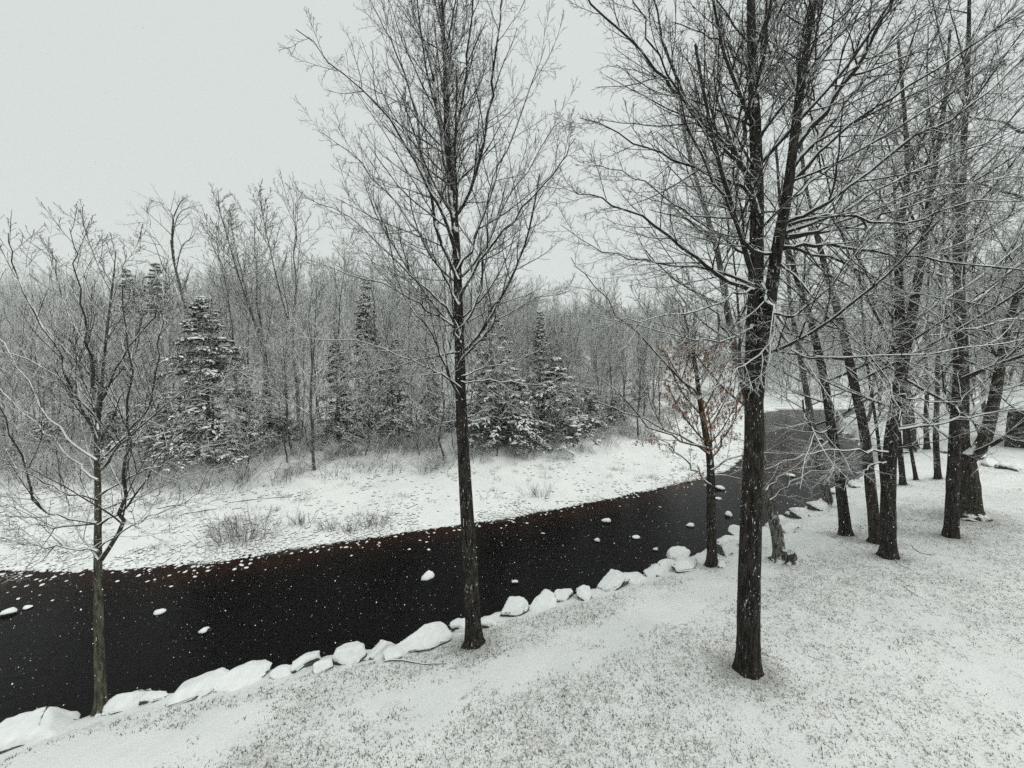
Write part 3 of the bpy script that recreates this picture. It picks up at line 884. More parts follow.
# bare trees beyond the lawn on the right, closing the view
k = 0
while k < 26:
    px = wood_rng.uniform(770, 1090); y = wood_rng.uniform(22, 48)
    p = at_y(px, 400, y)
    xa, ya = np.array([p[0]]), np.array([y])
    dn1 = float(polydist(xa, ya, NB)[0])
    if bool(inside(xa, ya, RIVER)[0]) or float(polydist(xa, ya, FB)[0]) < dn1: continue
    if y < 30 and px < 975: continue
    if any((p[0] - a) ** 2 + (y - b) ** 2 < 2.2 for a, b in placed): continue
    placed.append((p[0], y)); k += 1
    vi = int(wood_rng.choice([0, 1, 2, 3]))
    lab = far_proto[vi][0]
    far_thing(vi, p[0], y, far_proto[vi][1] * wood_rng.uniform(0.75, 1.1), wood_rng.random() * 6.28, lab + (' close beyond the lawn' if y < 31 else ' farther beyond the lawn' if y < 39 else ' farthest beyond the lawn') + (' by the river' if px < 860 else ' behind the V-forked tree' if px < 925 else ' behind the old trunk' if px < 985 else ' above the shed'), 'bare trees beyond the lawn')

# look-alikes that share a description are told apart by their order from left to right
by_label = {}
for o in bpy.data.objects:
    if o.name.startswith('bare_tree') and o.parent is None: by_label.setdefault(o['label'], []).append(o)
for lab, os_ in by_label.items():
    if len(os_) < 2: continue
    os_.sort(key=lambda o: o.location.x / o.location.y)
    words = ['left one', 'right one'] if len(os_) == 2 else \
        ['leftmost'] + [['second', 'third', 'fourth', 'fifth', 'sixth', 'seventh'][k] + ' from left' for k in range(len(os_) - 2)] + ['rightmost']
    for o, w_ in zip(os_, words): o['label'] = lab + ', ' + w_

# the crooked tree on the left skyline
def crooked():
    rng = np.random.default_rng(5)
    y0 = 34.0
    def L(px, r0, r1, dr=0.0, K=14): return limb(px, y0, y0 + dr, r0 * 0.75, r1 * 0.45, K)
    b = at_y(196, 400, y0)
    zb = float(height(np.array([b[0]]), np.array([y0]))[0])
    org = np.array([b[0], y0, zb])
    foot = x_of(org)
    th = thing('crooked_tree', 'crooked old tree with twisted limbs standing highest on the left skyline', 'tree', org)
    st = [L([(foot[0], foot[1] + 4), (194, 400), (191, 350), (188, 320), (182, 294), (174, 262), (171, 240)], 3.4, 1.7), ]
    lm = [L([(186, 310), (176, 290), (166, 255), (158, 240), (148, 222), (136, 212)], 1.7, 0.7, 1.0),
          L([(174, 262), (172, 235), (173, 218), (165, 205), (150, 200)], 1.5, 0.6, -0.8),
          L([(172, 240), (176, 220), (183, 210), (196, 206)], 1.1, 0.5, 0.6),
          L([(176, 268), (182, 246), (193, 236), (196, 222)], 1.2, 0.5, 0.9),
          L([(182, 290), (188, 272), (184, 262)], 1.0, 0.6, 0.3),
          L([(148, 222), (147, 210), (152, 200)], 0.8, 0.4, 0.2),
          L([(173, 218), (180, 203), (186, 198)], 0.9, 0.4, -0.4)]
    tb, cb = Bag(), Bag()
    for P, R in st: tb.add(*tubes((P - org)[None], R[None], 8))
    P1 = np.array([a for a, _ in lm]); R1 = np.array([r for _, r in lm])
    cb.add(*tubes(P1 - org, R1, 5))
    P2, R2 = grow(rng, P1, R1, 15, 0.2, 0.98, 0.9, 0.6, 0.45, 6, 0.6, 0.03, 0.12, rmin=0.014)
    cb.add(*tubes(P2 - org, R2, 4))
    P3, R3 = grow(rng, P2, R2, 5, 0.2, 0.98, 0.8, 0.6, 0.4, 3, 0.7, 0.02, 0.12, rmin=0.009)
    cb.add(*tubes(P3 - org, R3, 3))
    tb.build('trunk', M['far_bark'], th); cb.build('crown', M['far_twig'], th)
crooked()

# deeper wood on the rising ground: reads as one mass
def far_mass():
    rng = np.random.default_rng(99)
    bag = Bag()
    low = []
    for i in range(5):
        lab, ht, r0, fk, cr, nb, sp, an = FAR_SPECS[i]
        tv, cv = far_tree_arrays(300 + i, ht, r0 * 0.6, fk, 0.13, cr * 0.35, int(nb * 1.1), (8, 4, 2), sp * 1.15, an)
        low.append((tv, cv))
    m_ = 26000
    px = rng.uniform(-140, 1180, m_); y = 26 + 100 * rng.random(m_) ** 1.3
    x = (px - 512) / F_PX * y
    df = polydist(x, y, FB); dn = polydist(x, y, NB); ins = inside(x, y, RIVER)
    ok = ~ins & np.where(dn < df, (y > 34) & (dn > 9) & (px > 900), df > np.where(px < 735, 12.5, 4.0))
    pts, cells = [], {}
    for xx, yy in zip(x[ok], y[ok]):
        sp = 1.25 + 0.012 * yy
        ci, cj = int(xx // 3), int(yy // 3)
        if any((xx - a) ** 2 + (yy - b) ** 2 < sp * sp for di in (-1, 0, 1) for dj in (-1, 0, 1) for a, b in cells.get((ci + di, cj + dj), ())): continue
        cells.setdefault((ci, cj), []).append((xx, yy)); pts.append((xx, yy))
        if len(pts) >= 1300: break
    print('mass trees', len(pts))
    arr = np.array(pts)
    zz = height(arr[:, 0], arr[:, 1])
    for (x, y), z in zip(pts, zz):
        xx_, yy_ = x, y
        tv, cv = low[rng.integers(0, 5)]
        a = rng.random() * 6.28; s = rng.uniform(0.52, 0.9) * (0.84 if xx_ < -0.75 * yy_ else 1.0); c, n = math.cos(a) * s, math.sin(a) * s
        Rm = np.array([[c, n, 0], [-n, c, 0], [0, 0, s]])
        bag.add(tv[0] @ Rm + [x, y, z], tv[1], 0)
        bag.add(cv[0] @ Rm + [x, y, z], cv[1], 1)
    kind(bag.build('far_wood', [M['far_bark'], M['far_twig']]), 'stuff')
far_mass()

# brush along the foot of the wood
def undergrowth():
    rng = np.random.default_rng(123)
    bag = Bag()
    C = []
    while len(C) < 520:
        px = rng.uniform(-60, 900); y = rng.uniform(19, 60)
        p = at_y(px, 420, y)
        xx, yy = np.array([p[0]]), np.array([y])
        df = float(polydist(xx, yy, FB)[0]); dn = float(polydist(xx, yy, NB)[0])
        if bool(inside(xx, yy, RIVER)[0]) or dn < df: continue
        if not (6.0 < df < 16): continue
        C.append((p[0], y))
    C = np.array(C)
    zc = height(C[:, 0], C[:, 1])
    n = 26
    N = len(C) * n
    base = np.repeat(np.column_stack([C, zc]), n, 0)
    base[:, :2] += rng.normal(0, 0.35, (N, 2))
    az = rng.random(N) * 6.28
    out = rng.uniform(0.1, 0.9, N)
    d = np.stack([np.cos(az) * out, np.sin(az) * out, np.ones(N)], 1)
    d = nrm(d)
    ln = rng.uniform(0.5, 1.9, N) * np.repeat(rng.uniform(0.5, 1.2, len(C)), n)
    K = 6
    pts = [base]; p = base
    for k in range(1, K):
        p = p + d * (ln / (K - 1))[:, None]
        pts.append(p)
        d = nrm(d + np.stack([np.cos(az) * 0.16, np.sin(az) * 0.16, np.full(N, -0.14)], 1) + rng.normal(0, 0.09, d.shape))
    P = np.stack(pts, 1)
    R = np.linspace(0.011, 0.006, K)[None].repeat(N, 0)
    bag.add(*tubes(P, R, 3))
    P2, R2 = grow(rng, P, R, 4, 0.25, 0.95, 0.8, 0.6, 0.4, 3, 0.8, -0.02, 0.1, rmin=0.006)
    bag.add(*tubes(P2, R2, 3))
    kind(bag.build('undergrowth', [M['brush']]), 'stuff')
undergrowth()

# ------------------------------------------------------------------ snow-laden hemlocks
def ico(sub):
    import bmesh
    bm = bmesh.new(); bmesh.ops.create_icosphere(bm, subdivisions=sub, radius=1.0)
    V = np.array([v.co[:] for v in bm.verts]); F = np.array([[l.index for l in f.verts] for f in bm.faces])
    bm.free(); return V, F
ICO4, ICO1, ICO2 = ico(4), ico(1), ico(2)

def hemlock_arrays(seed, Ht, Rm, nb=95, lean=0.02, ragged=0.35):
    rng = np.random.default_rng(seed)
    K = 10
    z = np.linspace(-0.3, Ht, K)
    P = np.stack([np.cumsum(rng.normal(0, lean, K)), np.cumsum(rng.normal(0, lean, K)), z], 1); P[:, :2] -= P[0, :2]
    R = 0.02 * Ht ** 0.8 * np.linspace(1, 0.1, K)
    trunk = tubes(P[None], R[None], 8)
    t = np.sort(rng.uniform(0.06, 0.985, nb))
    zz = t * Ht
    bx = np.interp(zz, z, P[:, 0]); by = np.interp(zz, z, P[:, 1])
    az = np.arange(nb) * 2.4 + rng.normal(0, 0.4, nb)
    ln = Rm * (1 - t) ** 0.98 * (1.08 - (ragged + 0.15) * rng.random(nb)) + 0.14
    d = np.stack([np.cos(az), np.sin(az), 0.25 + 0.75 * t + rng.normal(0, 0.12, nb)], 1); d = nrm(d)
    KB = 7
    p = np.stack([bx, by, zz], 1); pts = [p]
    for k in range(1, KB):
        p = p + d * (ln / (KB - 1))[:, None]; pts.append(p)
        d = nrm(d + np.array([0, 0, -0.21]) + rng.normal(0, 0.07, d.shape))
    B = np.stack(pts, 1)
    RB = (0.012 + 0.004 * ln)[:, None] * np.linspace(1, 0.3, KB)[None]
    wood = tubes(B, RB, 4)
    # side sprays
    S2, _ = grow(rng, B, RB, 11, 0.12, 1.0, 1.0, 0.7, 0.40, 4, 0.6, -0.13, 0.06, tl=0.5, flat=0.85, lmax=0.95)
    allp = np.concatenate([S2, B[:, -4:]])
    # each spray carries pairs of small needle fans
    n = 7
    N = len(allp)
    tt = (np.arange(n)[None] + rng.random((N, n))) / n
    x = np.clip(tt * 3, 0, 2.999); i = x.astype(int); f = (x - i)[..., None]
    rows = np.arange(N)[:, None]
    A, Bq = allp[rows, i], allp[rows, i + 1]
    pos = (A * (1 - f) + Bq * f).reshape(-1, 3); tan = nrm(Bq - A).reshape(-1, 3)
    side = nrm(np.cross(tan, np.array([0, 0, 1.0]))) * np.where(rng.random(len(pos)) < 0.5, 1, -1)[:, None]
    dirv = nrm(tan * 0.75 + side * rng.uniform(0.3, 1.0, len(pos))[:, None] + rng.normal(0, 0.15, pos.shape) + [0, 0, -0.25])
    wv = nrm(np.cross(dirv, np.array([0, 0, 1.0]) + rng.normal(0, 0.35, pos.shape)))
    l = rng.uniform(0.12, 0.26, len(pos))[:, None]; w = rng.uniform(0.03, 0.06, len(pos))[:, None]
    V = np.stack([pos - wv * w * 0.4, pos + wv * w * 0.4, pos + dirv * l * 0.6 + wv * w, pos + dirv * l * 0.6 - wv * w,
                  pos + dirv * l + wv * w * 0.3 - [0, 0, 0.03], pos + dirv * l - wv * w * 0.3 - [0, 0, 0.03]], 1)
    q0 = np.arange(len(pos))[:, None] * 6
    Q = np.concatenate([q0 + np.array([[0, 1, 2, 3]]), q0 + np.array([[3, 2, 4, 5]])])
    green = (V.reshape(-1, 3), Q)
    out_ = np.repeat(np.hypot(allp[:, -1, 0], allp[:, -1, 1]), n) / (Rm * (1 - np.clip(pos[:, 2] / Ht, 0, 1)) ** 0.98 + 0.3)
    clump = noise2(pos[:, 0] + pos[:, 2] * 1.7, pos[:, 1] - pos[:, 2] * 1.3, 2.4, seed, 2)
    keep = rng.random(len(pos)) < np.clip(0.02 + 0.72 * out_ + 1.6 * (clump - 0.5), 0.05, 0.97)
    up = np.array([0, 0, 0.022])
    Vs = V[keep]
    c = Vs.mean(1, keepdims=True)
    Vt_ = c + (Vs - c) * rng.uniform(0.7, 1.05, (len(Vs), 1, 1)) + up
    Vb_ = Vt_ - up * 0.9
    Vt_[:, [2, 3]] += np.array([0, 0, 0.022])
    ns = len(Vs)
    q0 = np.arange(ns)[:, None] * 6
    Qs = np.concatenate([q0 + np.array([[0, 1, 2, 3]]), q0 + np.array([[3, 2, 4, 5]])])
    # heavier pads of snow bending the outer boughs
    nb_ = len(B) * 4 + len(S2) // 2
    src = np.concatenate([B[:, 3:].reshape(-1, 3), S2[:, 1:].reshape(-1, 3)])
    cp = src[rng.integers(0, len(src), nb_)] + [0, 0, 0.035]
    r_ = rng.uniform(0.05, 0.14, (nb_, 1, 1))
    V1, F1 = ICO1
    pads = V1[None] * r_ * np.stack([rng.uniform(0.8, 1.7, nb_), rng.uniform(0.8, 1.5, nb_), rng.uniform(0.25, 0.5, nb_)], 1)[:, None] * (1 + rng.normal(0, 0.14, (nb_, len(V1), 1))) + cp[:, None]
    F1 = np.column_stack([F1, F1[:, 2]])
    sv = np.concatenate([Vt_.reshape(-1, 3), pads.reshape(-1, 3)])
    pads_f = (F1[None, :, :3] + (np.arange(nb_) * len(V1))[:, None, None]).reshape(-1, 3) + ns * 6
    Q3 = np.concatenate([Qs[:, [0, 1, 2]], Qs[:, [0, 2, 3]], pads_f])
    snow = (sv, Q3)
    return trunk, wood, green, snow

HEM = [hemlock_arrays(401, 11.0, 3.9, 140), hemlock_arrays(402, 6.5, 3.1, 95, 0.03, 0.55), hemlock_arrays(403, 13.0, 2.7, 135, 0.02, 0.5)]
HEM_H = [11.0, 6.5, 13.0]
hem_first = {}
def hemlock(vi, px, y, top_py, label, group=None, wid=1.0, rz=None):
    b = at_y(px, 400, y)
    zb = float(height(np.array([b[0]]), np.array([y]))[0])
    hgt = at_y(px, top_py, y)[2] - zb
    s = hgt / HEM_H[vi]
    rz = wood_rng.random() * 6.28 if rz is None else rz
    loc = (b[0], y, zb - 0.05)
    if vi not in hem_first:
        t = thing('hemlock_tree', label, 'tree', loc, group)
        tr, wd_, gr, sn = HEM[vi]
        link_mesh('trunk', *tr, M['far_bark'], t)
        bg_ = Bag(); bg_.add(*gr, 0); bg_.add(*wd_, 1)
        cr = bg_.build('crown', [M['needle'], M['far_twig']], t)
        link_mesh('snow_cover', *sn, M['snow'], cr, None, True)
        t.rotation_euler = (0, 0, rz); t.scale = (s * wid, s * wid, s)
        hem_first[vi] = t
        return t
    return copy_thing(hem_first[vi], loc, rz, (s * wid, s), label, group)

hemlock(0, 207, 22.6, 294, 'large dark hemlock with drooping snowy boughs at the left wood edge', None, 1.45)
hemlock(0, 245, 23.5, 370, 'shorter hemlock tucked against the right side of the large one', None, 1.2)
hemlock(2, 369, 27, 276, 'tall narrow dark conifer standing behind the bare trees left of the maple')
hemlock(1, 160, 23.5, 400, 'low bushy hemlock at the left foot of the large one', None, 1.25)
hemlock(1, 505, 26.5, 346, 'bushy hemlock right beside the maple trunk on the far bank', None, 1.3)
hemlock(1, 553, 28.0, 356, 'bushy hemlock in the middle of the low evergreen thicket', None, 1.35)
hemlock(1, 590, 30.5, 380, 'small hemlock at the right end of the low evergreen thicket', None, 1.3)
hemlock(0, 492, 30, 300, 'tall hemlock behind the low evergreen thicket', None, 1.1)
hemlock(2, 540, 32, 310, 'narrow conifer behind the thicket, right of the tall hemlock', None, 1.2)
hemlock(1, 318, 24.0, 440, 'small snow-bent hemlock under the bare trees left of the maple', None, 1.2)
hemlock(1, 285, 26.0, 405, 'low hemlock half hidden behind the snow-bent one', None, 1.3)
hemlock(1, 385, 27.5, 410, 'low hemlock between the far bank trunks just left of the maple', None, 1.2)
hemlock(2, 165, 46, 262, 'dark pine top on the left skyline beside the crooked tree', None, 1.5)
hemlock(2, 136, 50, 268, 'dark pine top on the skyline left of the crooked tree', None, 1.4)
hemlock(1, 528, 25.8, 408, 'foremost low hemlock of the evergreen thicket right of the maple', None, 1.4)
hemlock(1, 615, 33, 392, 'last low hemlock towards the bend in the evergreen thicket', None, 1.3)
hemlock(1, 225, 21.6, 425, 'foremost drooping hemlock below the large one', None, 1.3)
hemlock(2, 338, 26.5, 330, 'slim dark conifer left of the tall narrow one', None, 1.3)
hemlock(2, 398, 26, 338, 'slim dark conifer between the tall narrow one and the maple', None, 1.35)
hemlock(2, 432, 28, 352, 'slim dark conifer close left of the maple trunk', None, 1.35)
hemlock(2, 268, 26, 372, 'slim dark conifer right of the shorter hemlock', None, 1.4)
hemlock(1, 345, 23.4, 432, 'bushy low hemlock at the foot of the straight bare tree', None, 1.3)
hemlock(1, 40, 24, 415, 'low hemlock behind the outer twigs of the young tree', None, 1.3)
hemlock(1, 110, 25, 405, 'low hemlock straight behind the young tree', None, 1.2)
hemlock(2, 640, 44, 330, 'conifer deep in the wood left of the rust-leaved sapling', None, 1.2)
hemlock(1, 450, 29, 400, 'low hemlock directly behind the maple trunk', None, 1.2)

# ------------------------------------------------------------------ boulders
def rock_shape(rng, V, sx, sy, sz, rough=0.12, planes=12, lo=0.46, hi=0.90):
    P = V.copy()
    for _ in range(planes):                                    # knock flat faces into it
        nrml = nrm(rng.normal(0, 1, 3)); h = rng.uniform(lo, hi)
        dd = P @ nrml
        P = P - np.maximum(dd - h, 0)[:, None] * nrml[None] * 0.95
    low = sum(np.sin(P @ (rng.normal(0, 2.2, 3)) + rng.random() * 6.28) for _ in range(3)) / 3
    P = P * (1 + rough * low)[:, None]
    P = P / np.abs(P).max(0)
    for _ in range(4):
        P = P * (1 + 0.022 * np.sin(P @ rng.normal(0, 6.5, 3) + rng.random() * 6.28))[:, None]
    P = P + rng.normal(0, 0.005, P.shape)
    return P * np.array([sx, sy, sz])

def face_normals(P, F):
    a, b, c = P[F[:, 0]], P[F[:, 1]], P[F[:, 2]]
    return nrm(np.cross(b - a, c - a))

def boulder(name, px, py, wpx, hpx, label, seed, group=None, cap=1.0, sink=0.35, pos=None, dark=False):
    rng = np.random.default_rng(seed)
    p = ground_hit(px, py) if pos is None else pos
    sc = p[1] / F_PX
    sx = wpx * sc * 0.57; sz = hpx * sc * 0.54; sy = sx * rng.uniform(0.6, 0.8)
    sz = min(max(sz, sx * 0.3), sx * 0.62)
    P = rock_shape(rng, ICO4[0], sx, sy, sz)
    a = math.atan2(0.62, 0.78) + rng.normal(0, 0.22)
    c, s = math.cos(a) , math.sin(a)
    P = P @ np.array([[c, s, 0], [-s, c, 0], [0, 0, 1]])
    o = link_mesh(name, P, ICO4[1], M['rock'])
    o.location = (p[0] - 0.15 * sx, p[1] + 0.35 * sy, p[2] - sz * 0.14)
    tag(o, label, 'boulder', group)
    # lying snow: the upward faces raised and rounded
    N = face_normals(P, ICO4[1])
    vn = np.zeros_like(P); np.add.at(vn, ICO4[1].ravel(), np.repeat(N, 3, 0)); vn = nrm(vn)
    lim = (0.10 if not dark else 0.50) + rng.uniform(-0.08, 0.08)
    lump = 0.08 * np.sin(P @ (rng.normal(0, 5, 3) / max(sx, 0.1))) 
    k = smooth(lim - 0.15, lim + 0.4, vn[:, 2] + lump)
    th_ = cap * (0.03 + 0.05 * min(sx, 0.7))
    Pc = P + vn * (k * th_ * 0.5 - 0.012)[:, None] + np.array([0, 0, 1.0])[None] * (k * th_ * 0.6)[:, None]
    f = (vn[ICO4[1], 2] + lump[ICO4[1]]).min(1) > lim - 0.14
    if f.any():
        link_mesh('snow_cap', Pc, ICO4[1][f], M['snow'], o)
    return o

BG = 'snow-capped boulders lining the near bank'
ROCKS = [
    (25, 742, 74, 38, 'largest snow-covered boulder, in the lower left corner of the bank', 0),
    (124, 708, 36, 22, 'flat boulder with dark flank touching the young tree foot', 1),
    (105, 713, 15, 11, 'small boulder wedged between young tree foot and its flat neighbour', 1),
    (151, 702, 24, 18, 'second boulder right of the young tree, small and rounded', 0),
    (190, 697, 60, 21, 'third boulder right of the young tree, long and low', 0),
    (243, 684, 50, 15, 'long flat boulder right of the long low one, level on top', 0),
    (284, 676, 24, 11, 'small low boulder left of the steep upright one', 0),
    (308, 667, 30, 22, 'steep rounded boulder left of the blunt wide one', 0),
    (324, 670, 19, 14, 'small boulder leaning at the foot of the steep rounded one', 1),
    (345, 663, 40, 25, 'blunt wide boulder halfway between young tree and maple', 0),
    (381, 654, 32, 18, 'pointed boulder right of the blunt wide one', 0),
    (397, 657, 24, 12, 'small boulder right behind the pointed one', 0),
    (430, 645, 52, 18, 'long sloping snowy boulder left of the maple foot', 0),
    (463, 630, 26, 25, 'upright boulder peeping out left of the maple trunk', 0),
    (491, 626, 24, 12, 'small boulder touching the right side of the maple trunk', 0),
    (514, 614, 34, 20, 'rounded boulder, second right of the maple trunk', 1),
    (546, 607, 38, 20, 'wide boulder, third right of the maple trunk', 0),
    (565, 599, 26, 14, 'small boulder, fourth right of the maple trunk', 0),
    (588, 597, 25, 15, 'rounded boulder left of the big one with the dark gap', 0),
    (618, 586, 40, 19, 'big rounded boulder with a dark gap below, midway from maple to sapling', 1),
    (638, 581, 26, 16, 'boulder with dark underside leaning on the big rounded one', 1),
    (656, 575, 26, 13, 'knobbly low boulder with a snowy root beside it', 0),
    (672, 570, 24, 16, 'tilted boulder left of the brown-faced one', 0),
    (690, 568, 36, 20, 'brown-faced boulder left of the sapling foot', 1),
    (686, 558, 34, 22, 'high boulder at the water behind the brown-faced one', 0),
    (735, 552, 36, 26, 'large boulder between sapling and double-stemmed tree', 1),
    (741, 535, 22, 17, 'boulder with a dark hollow at the water behind the large one', 1),
    (722, 566, 14, 9, 'small stone touching the right of the sapling foot', 0),
    (786, 526, 28, 17, 'first water-side boulder right of the leaning tree', 0),
    (796, 532, 26, 12, 'low boulder with a dark ledge right of the leaning tree', 1),
    (806, 516, 30, 15, 'second water-side boulder right of the leaning tree', 0),
    (822, 508, 26, 14, 'boulder at the foot of the pale tree over the river', 0),
    (843, 496, 28, 13, 'boulder seen between the pale tree and the thin left-leaning tree', 0),
    (848, 434, 10, 5, 'small boulder of the far river corner, nearest the bend', 0),
    (857, 440, 11, 5, 'second small boulder of the far river corner', 1),
    (867, 447, 13, 6, 'dark-sided boulder of the far river corner by the V-forked tree', 1),
    (862, 486, 20, 10, 'farthest small boulder of the bank, behind the left-leaning pair', 0),
]
for i, (px, py, w, h, lab, dk) in enumerate(ROCKS):
    boulder('boulder', px, py, w, h, lab, 600 + i, BG, dark=bool(dk))
WALLR = [(953, 452, 18, 10, 'stone at the left end of the low wall, behind the thick old trunk'), (983, 459, 16, 10, 'dark low wall stone just right of the thick old trunk'),
         (997, 465, 22, 11, 'snow-capped wall stone, second right of the thick old trunk'), (1012, 469, 20, 11, 'snow-capped wall stone, third right of the thick old trunk'),
         (1026, 471, 20, 11, 'wall stone cut by the right edge of the view')]
for i, (px, py, w, h, lab) in enumerate(WALLR):
    boulder('wall_stone', px, py, w, h, lab, 700 + i, 'stones of the low wall by the shed', dark=True, cap=0.8)

# stones standing in the river
WS = [(205, 632, 11, 5, 'snowy stone in the black water, right of a thinner sliver'), (160, 613, 12, 5, 'flat sliver of a snowy stone in midstream left'),
      (427, 577, 14, 8, 'roundest snowy stone in midstream, left of the maple trunk'), (8, 614, 14, 7, 'snowy stone in the river at the left edge'),
      (28, 608, 8, 4, 'small snowy stone beside the one at the left edge'), (606, 522, 10, 5, 'flat snowy stone near the tip of the far bank'),
      (597, 541, 6, 4, 'small round snowy stone below the far bank tip'), (636, 538, 8, 4, 'stone with a trailing twig in midstream'),
      (690, 526, 8, 4, 'flat snowy stone left of the sapling trunk'), (719, 489, 10, 5, 'upper snowy stone right of the sapling trunk'),
      (718, 499, 8, 3, 'middle flat stone right of the sapling trunk'), (728, 516, 8, 6, 'lowest dark-sided stone right of the sapling trunk'),
      (655, 550, 6, 3, 'tiny stone in the river above the knobbly boulder'), (515, 583, 7, 3, 'tiny stone in the river right of the maple trunk'),
      (820, 440, 8, 3, 'stone in the far reach left of the thin leaning tree'), (790, 476, 9, 3, 'stone in the river below the far reach')]
for i, (px, py, w, h, lab) in enumerate(WS):
    p = at_z(px, py, 0.0)
    rng = np.random.default_rng(800 + i)
    sc = p[1] / F_PX
    P = rock_shape(rng, ICO2[0], w * sc * 0.55, w * sc * 0.45, max(h * sc * 0.75, 0.06), 0.14, 5)
    o = link_mesh('river_stone', P, ICO2[1], M['cobble'])
    o.location = (p[0], p[1], 0.02)
    tag(o, lab, 'stone', 'stones standing in the river')

# cobbles of the far bar
def cobbles(name, n, dlo, dhi, smin, smax, seed, inwater=False, mat=None):
    rng = np.random.default_rng(seed)
    xs_, ys_, ss_ = [], [], []
    got = 0
    while got < n:
        px = rng.uniform(-80, 900, 4000); py = rng.uniform(400, 600, 4000)
        z = 0.15
        r = FWD[None] + RGT[None] * ((px - 512) / F_PX)[:, None] + UPV[None] * ((384 - py) / F_PX)[:, None]
        t = (z - CAM[2]) / r[:, 2]
        p = CAM[None] + r * t[:, None]
        x, y = p[:, 0], p[:, 1]
        df = polydist(x, y, FB); dn = polydist(x, y, NB); ins = inside(x, y, RIVER)
        ok = (ins if inwater else ~ins) & (df < dn) & (df > dlo) & (df < dhi) & (y < 62)
        if inwater: ok &= rng.random(len(x)) < np.exp(-df / 0.45)
        else: ok &= rng.random(len(x)) < (0.16 + 0.84 * np.exp(-df / 0.9)) * np.clip(3.0 * (noise2(x, y, 0.8, 9) - 0.32), 0.05, 1)
        xs_.append(x[ok]); ys_.append(y[ok]); got += ok.sum()
    x = np.concatenate(xs_)[:n]; y = np.concatenate(ys_)[:n]
    zg = np.maximum(height(x, y), -0.05)
    s = smin + (smax - smin) * rng.random(n) ** 2.2
    V0, F0 = ICO1
    V = V0[None] * (1 + rng.normal(0, 0.16, (n, len(V0), 1)))
    V = V * (s[:, None, None] * np.stack([rng.uniform(0.8, 1.5, n), rng.uniform(0.7, 1.2, n), rng.uniform(0.4, 0.8, n)], 1)[:, None, :])
    a = rng.random(n) * 6.28
    c, sn = np.cos(a)[:, None], np.sin(a)[:, None]
    V = np.stack([V[..., 0] * c - V[..., 1] * sn, V[..., 0] * sn + V[..., 1] * c, V[..., 2]], -1)
    V = V + np.stack([x, y, zg + s * 0.12], 1)[:, None, :]
    F = (F0[None] + (np.arange(n) * len(V0))[:, None, None]).reshape(-1, 3)
    kind(link_mesh(name, V.reshape(-1, 3), F, mat or M['cobble']), 'stuff')
cobbles('cobbles', 7000, 0.0, 6.5, 0.018, 0.095, 901)
cobbles('shallows_stones', 800, 0.0, 2.4, 0.025, 0.11, 902, True, M['shallow_stone'])

# ------------------------------------------------------------------ shrubs, logs and sticks
def shrub(px, py, wpx, hpx, n, label, seed):
    rng = np.random.default_rng(seed)
    p = ground_hit(px, py); sc = p[1] / F_PX
    w, h = wpx * sc / 2, hpx * sc
    base = np.stack([rng.normal(0, w * 0.45, n), rng.normal(0, w * 0.3, n), np.zeros(n)], 1)
    zb = height(base[:, 0] + p[0], base[:, 1] + p[1]) - p[2]
    base[:, 2] = zb - 0.03
    d = nrm(np.stack([base[:, 0] / w * 0.6 + rng.normal(0, 0.35, n), rng.normal(0, 0.35, n), np.ones(n)], 1))
    K = 6; pts = [base]; q = base
    ln = h * rng.uniform(0.5, 1.15, n)
    for k in range(1, K):
        q = q + d * (ln / (K - 1))[:, None]; pts.append(q)
        d = nrm(d + rng.normal(0, 0.10, d.shape) + [0, 0, -0.03])
    P = np.stack(pts, 1); R = np.linspace(0.007, 0.004, K)[None].repeat(n, 0)
    bag = Bag(); bag.add(*tubes(P, R, 3))
    P2, R2 = grow(rng, P, R, 7, 0.2, 0.95, 0.7, 0.5, 0.35, 4, 0.8, 0.03, 0.1, rmin=0.0035)
    bag.add(*tubes(P2, R2, 3))
    o = bag.build('shrub', [M['shrub']])
    o.location = p
    tag(o, label, 'shrub', 'leafless shrubs on the far gravel bar')
shrub(240, 540, 84, 30, 130, 'widest leafless shrub on the far snow bar', 1001)
shrub(303, 524, 22, 14, 34, 'small leafless shrub just right of the widest one', 1002)
shrub(330, 530, 22, 14, 34, 'low leafless shrub left of the pair near the water', 1003)
shrub(349, 533, 18, 12, 28, 'smallest leafless shrub, closest to the water', 1004)
shrub(374, 526, 32, 20, 50, 'rounded leafless shrub at the right of the bar group', 1005)
shrub(538, 497, 28, 16, 36, 'sparse leafless shrub right of the maple trunk', 1006)

def dry_grass():
    rng = np.random.default_rng(1050)
    C = []
    while len(C) < 170:
        px = rng.uniform(-40, 720); py = rng.uniform(455, 562)
        p = ground_hit(px, py)
        xx, yy = p[:1], p[1:2]
        df = float(polydist(xx, yy, FB)[0])
        if bool(inside(xx, yy, RIVER)[0]) or df < 1.0 or df > 7: continue
        if float(noise2(xx, yy, 0.45, 66)[0]) + 0.03 * df < 0.56: continue
        C.append(p)
    C = np.array(C); n = 22; N = len(C) * n
    b_ = np.repeat(C, n, 0) + rng.normal(0, 1, (N, 3)) * [0.16, 0.12, 0]
    b_[:, 2] = height(b_[:, 0], b_[:, 1]) - 0.02
    d = nrm(rng.normal(0, 1, (N, 3)) * [0.5, 0.5, 0] + [0, 0, 1])
    ln = rng.uniform(0.06, 0.30, N)[:, None]
    P = np.stack([b_, b_ + d * ln * 0.55, b_ + d * ln + rng.normal(0, 0.03, (N, 3)) - [0, 0, 0.02]], 1)
    kind(link_mesh('dry_grass', *tubes(P, np.array([[0.005, 0.004, 0.003]]).repeat(N, 0), 3), M['shrub']), 'stuff')
dry_grass()

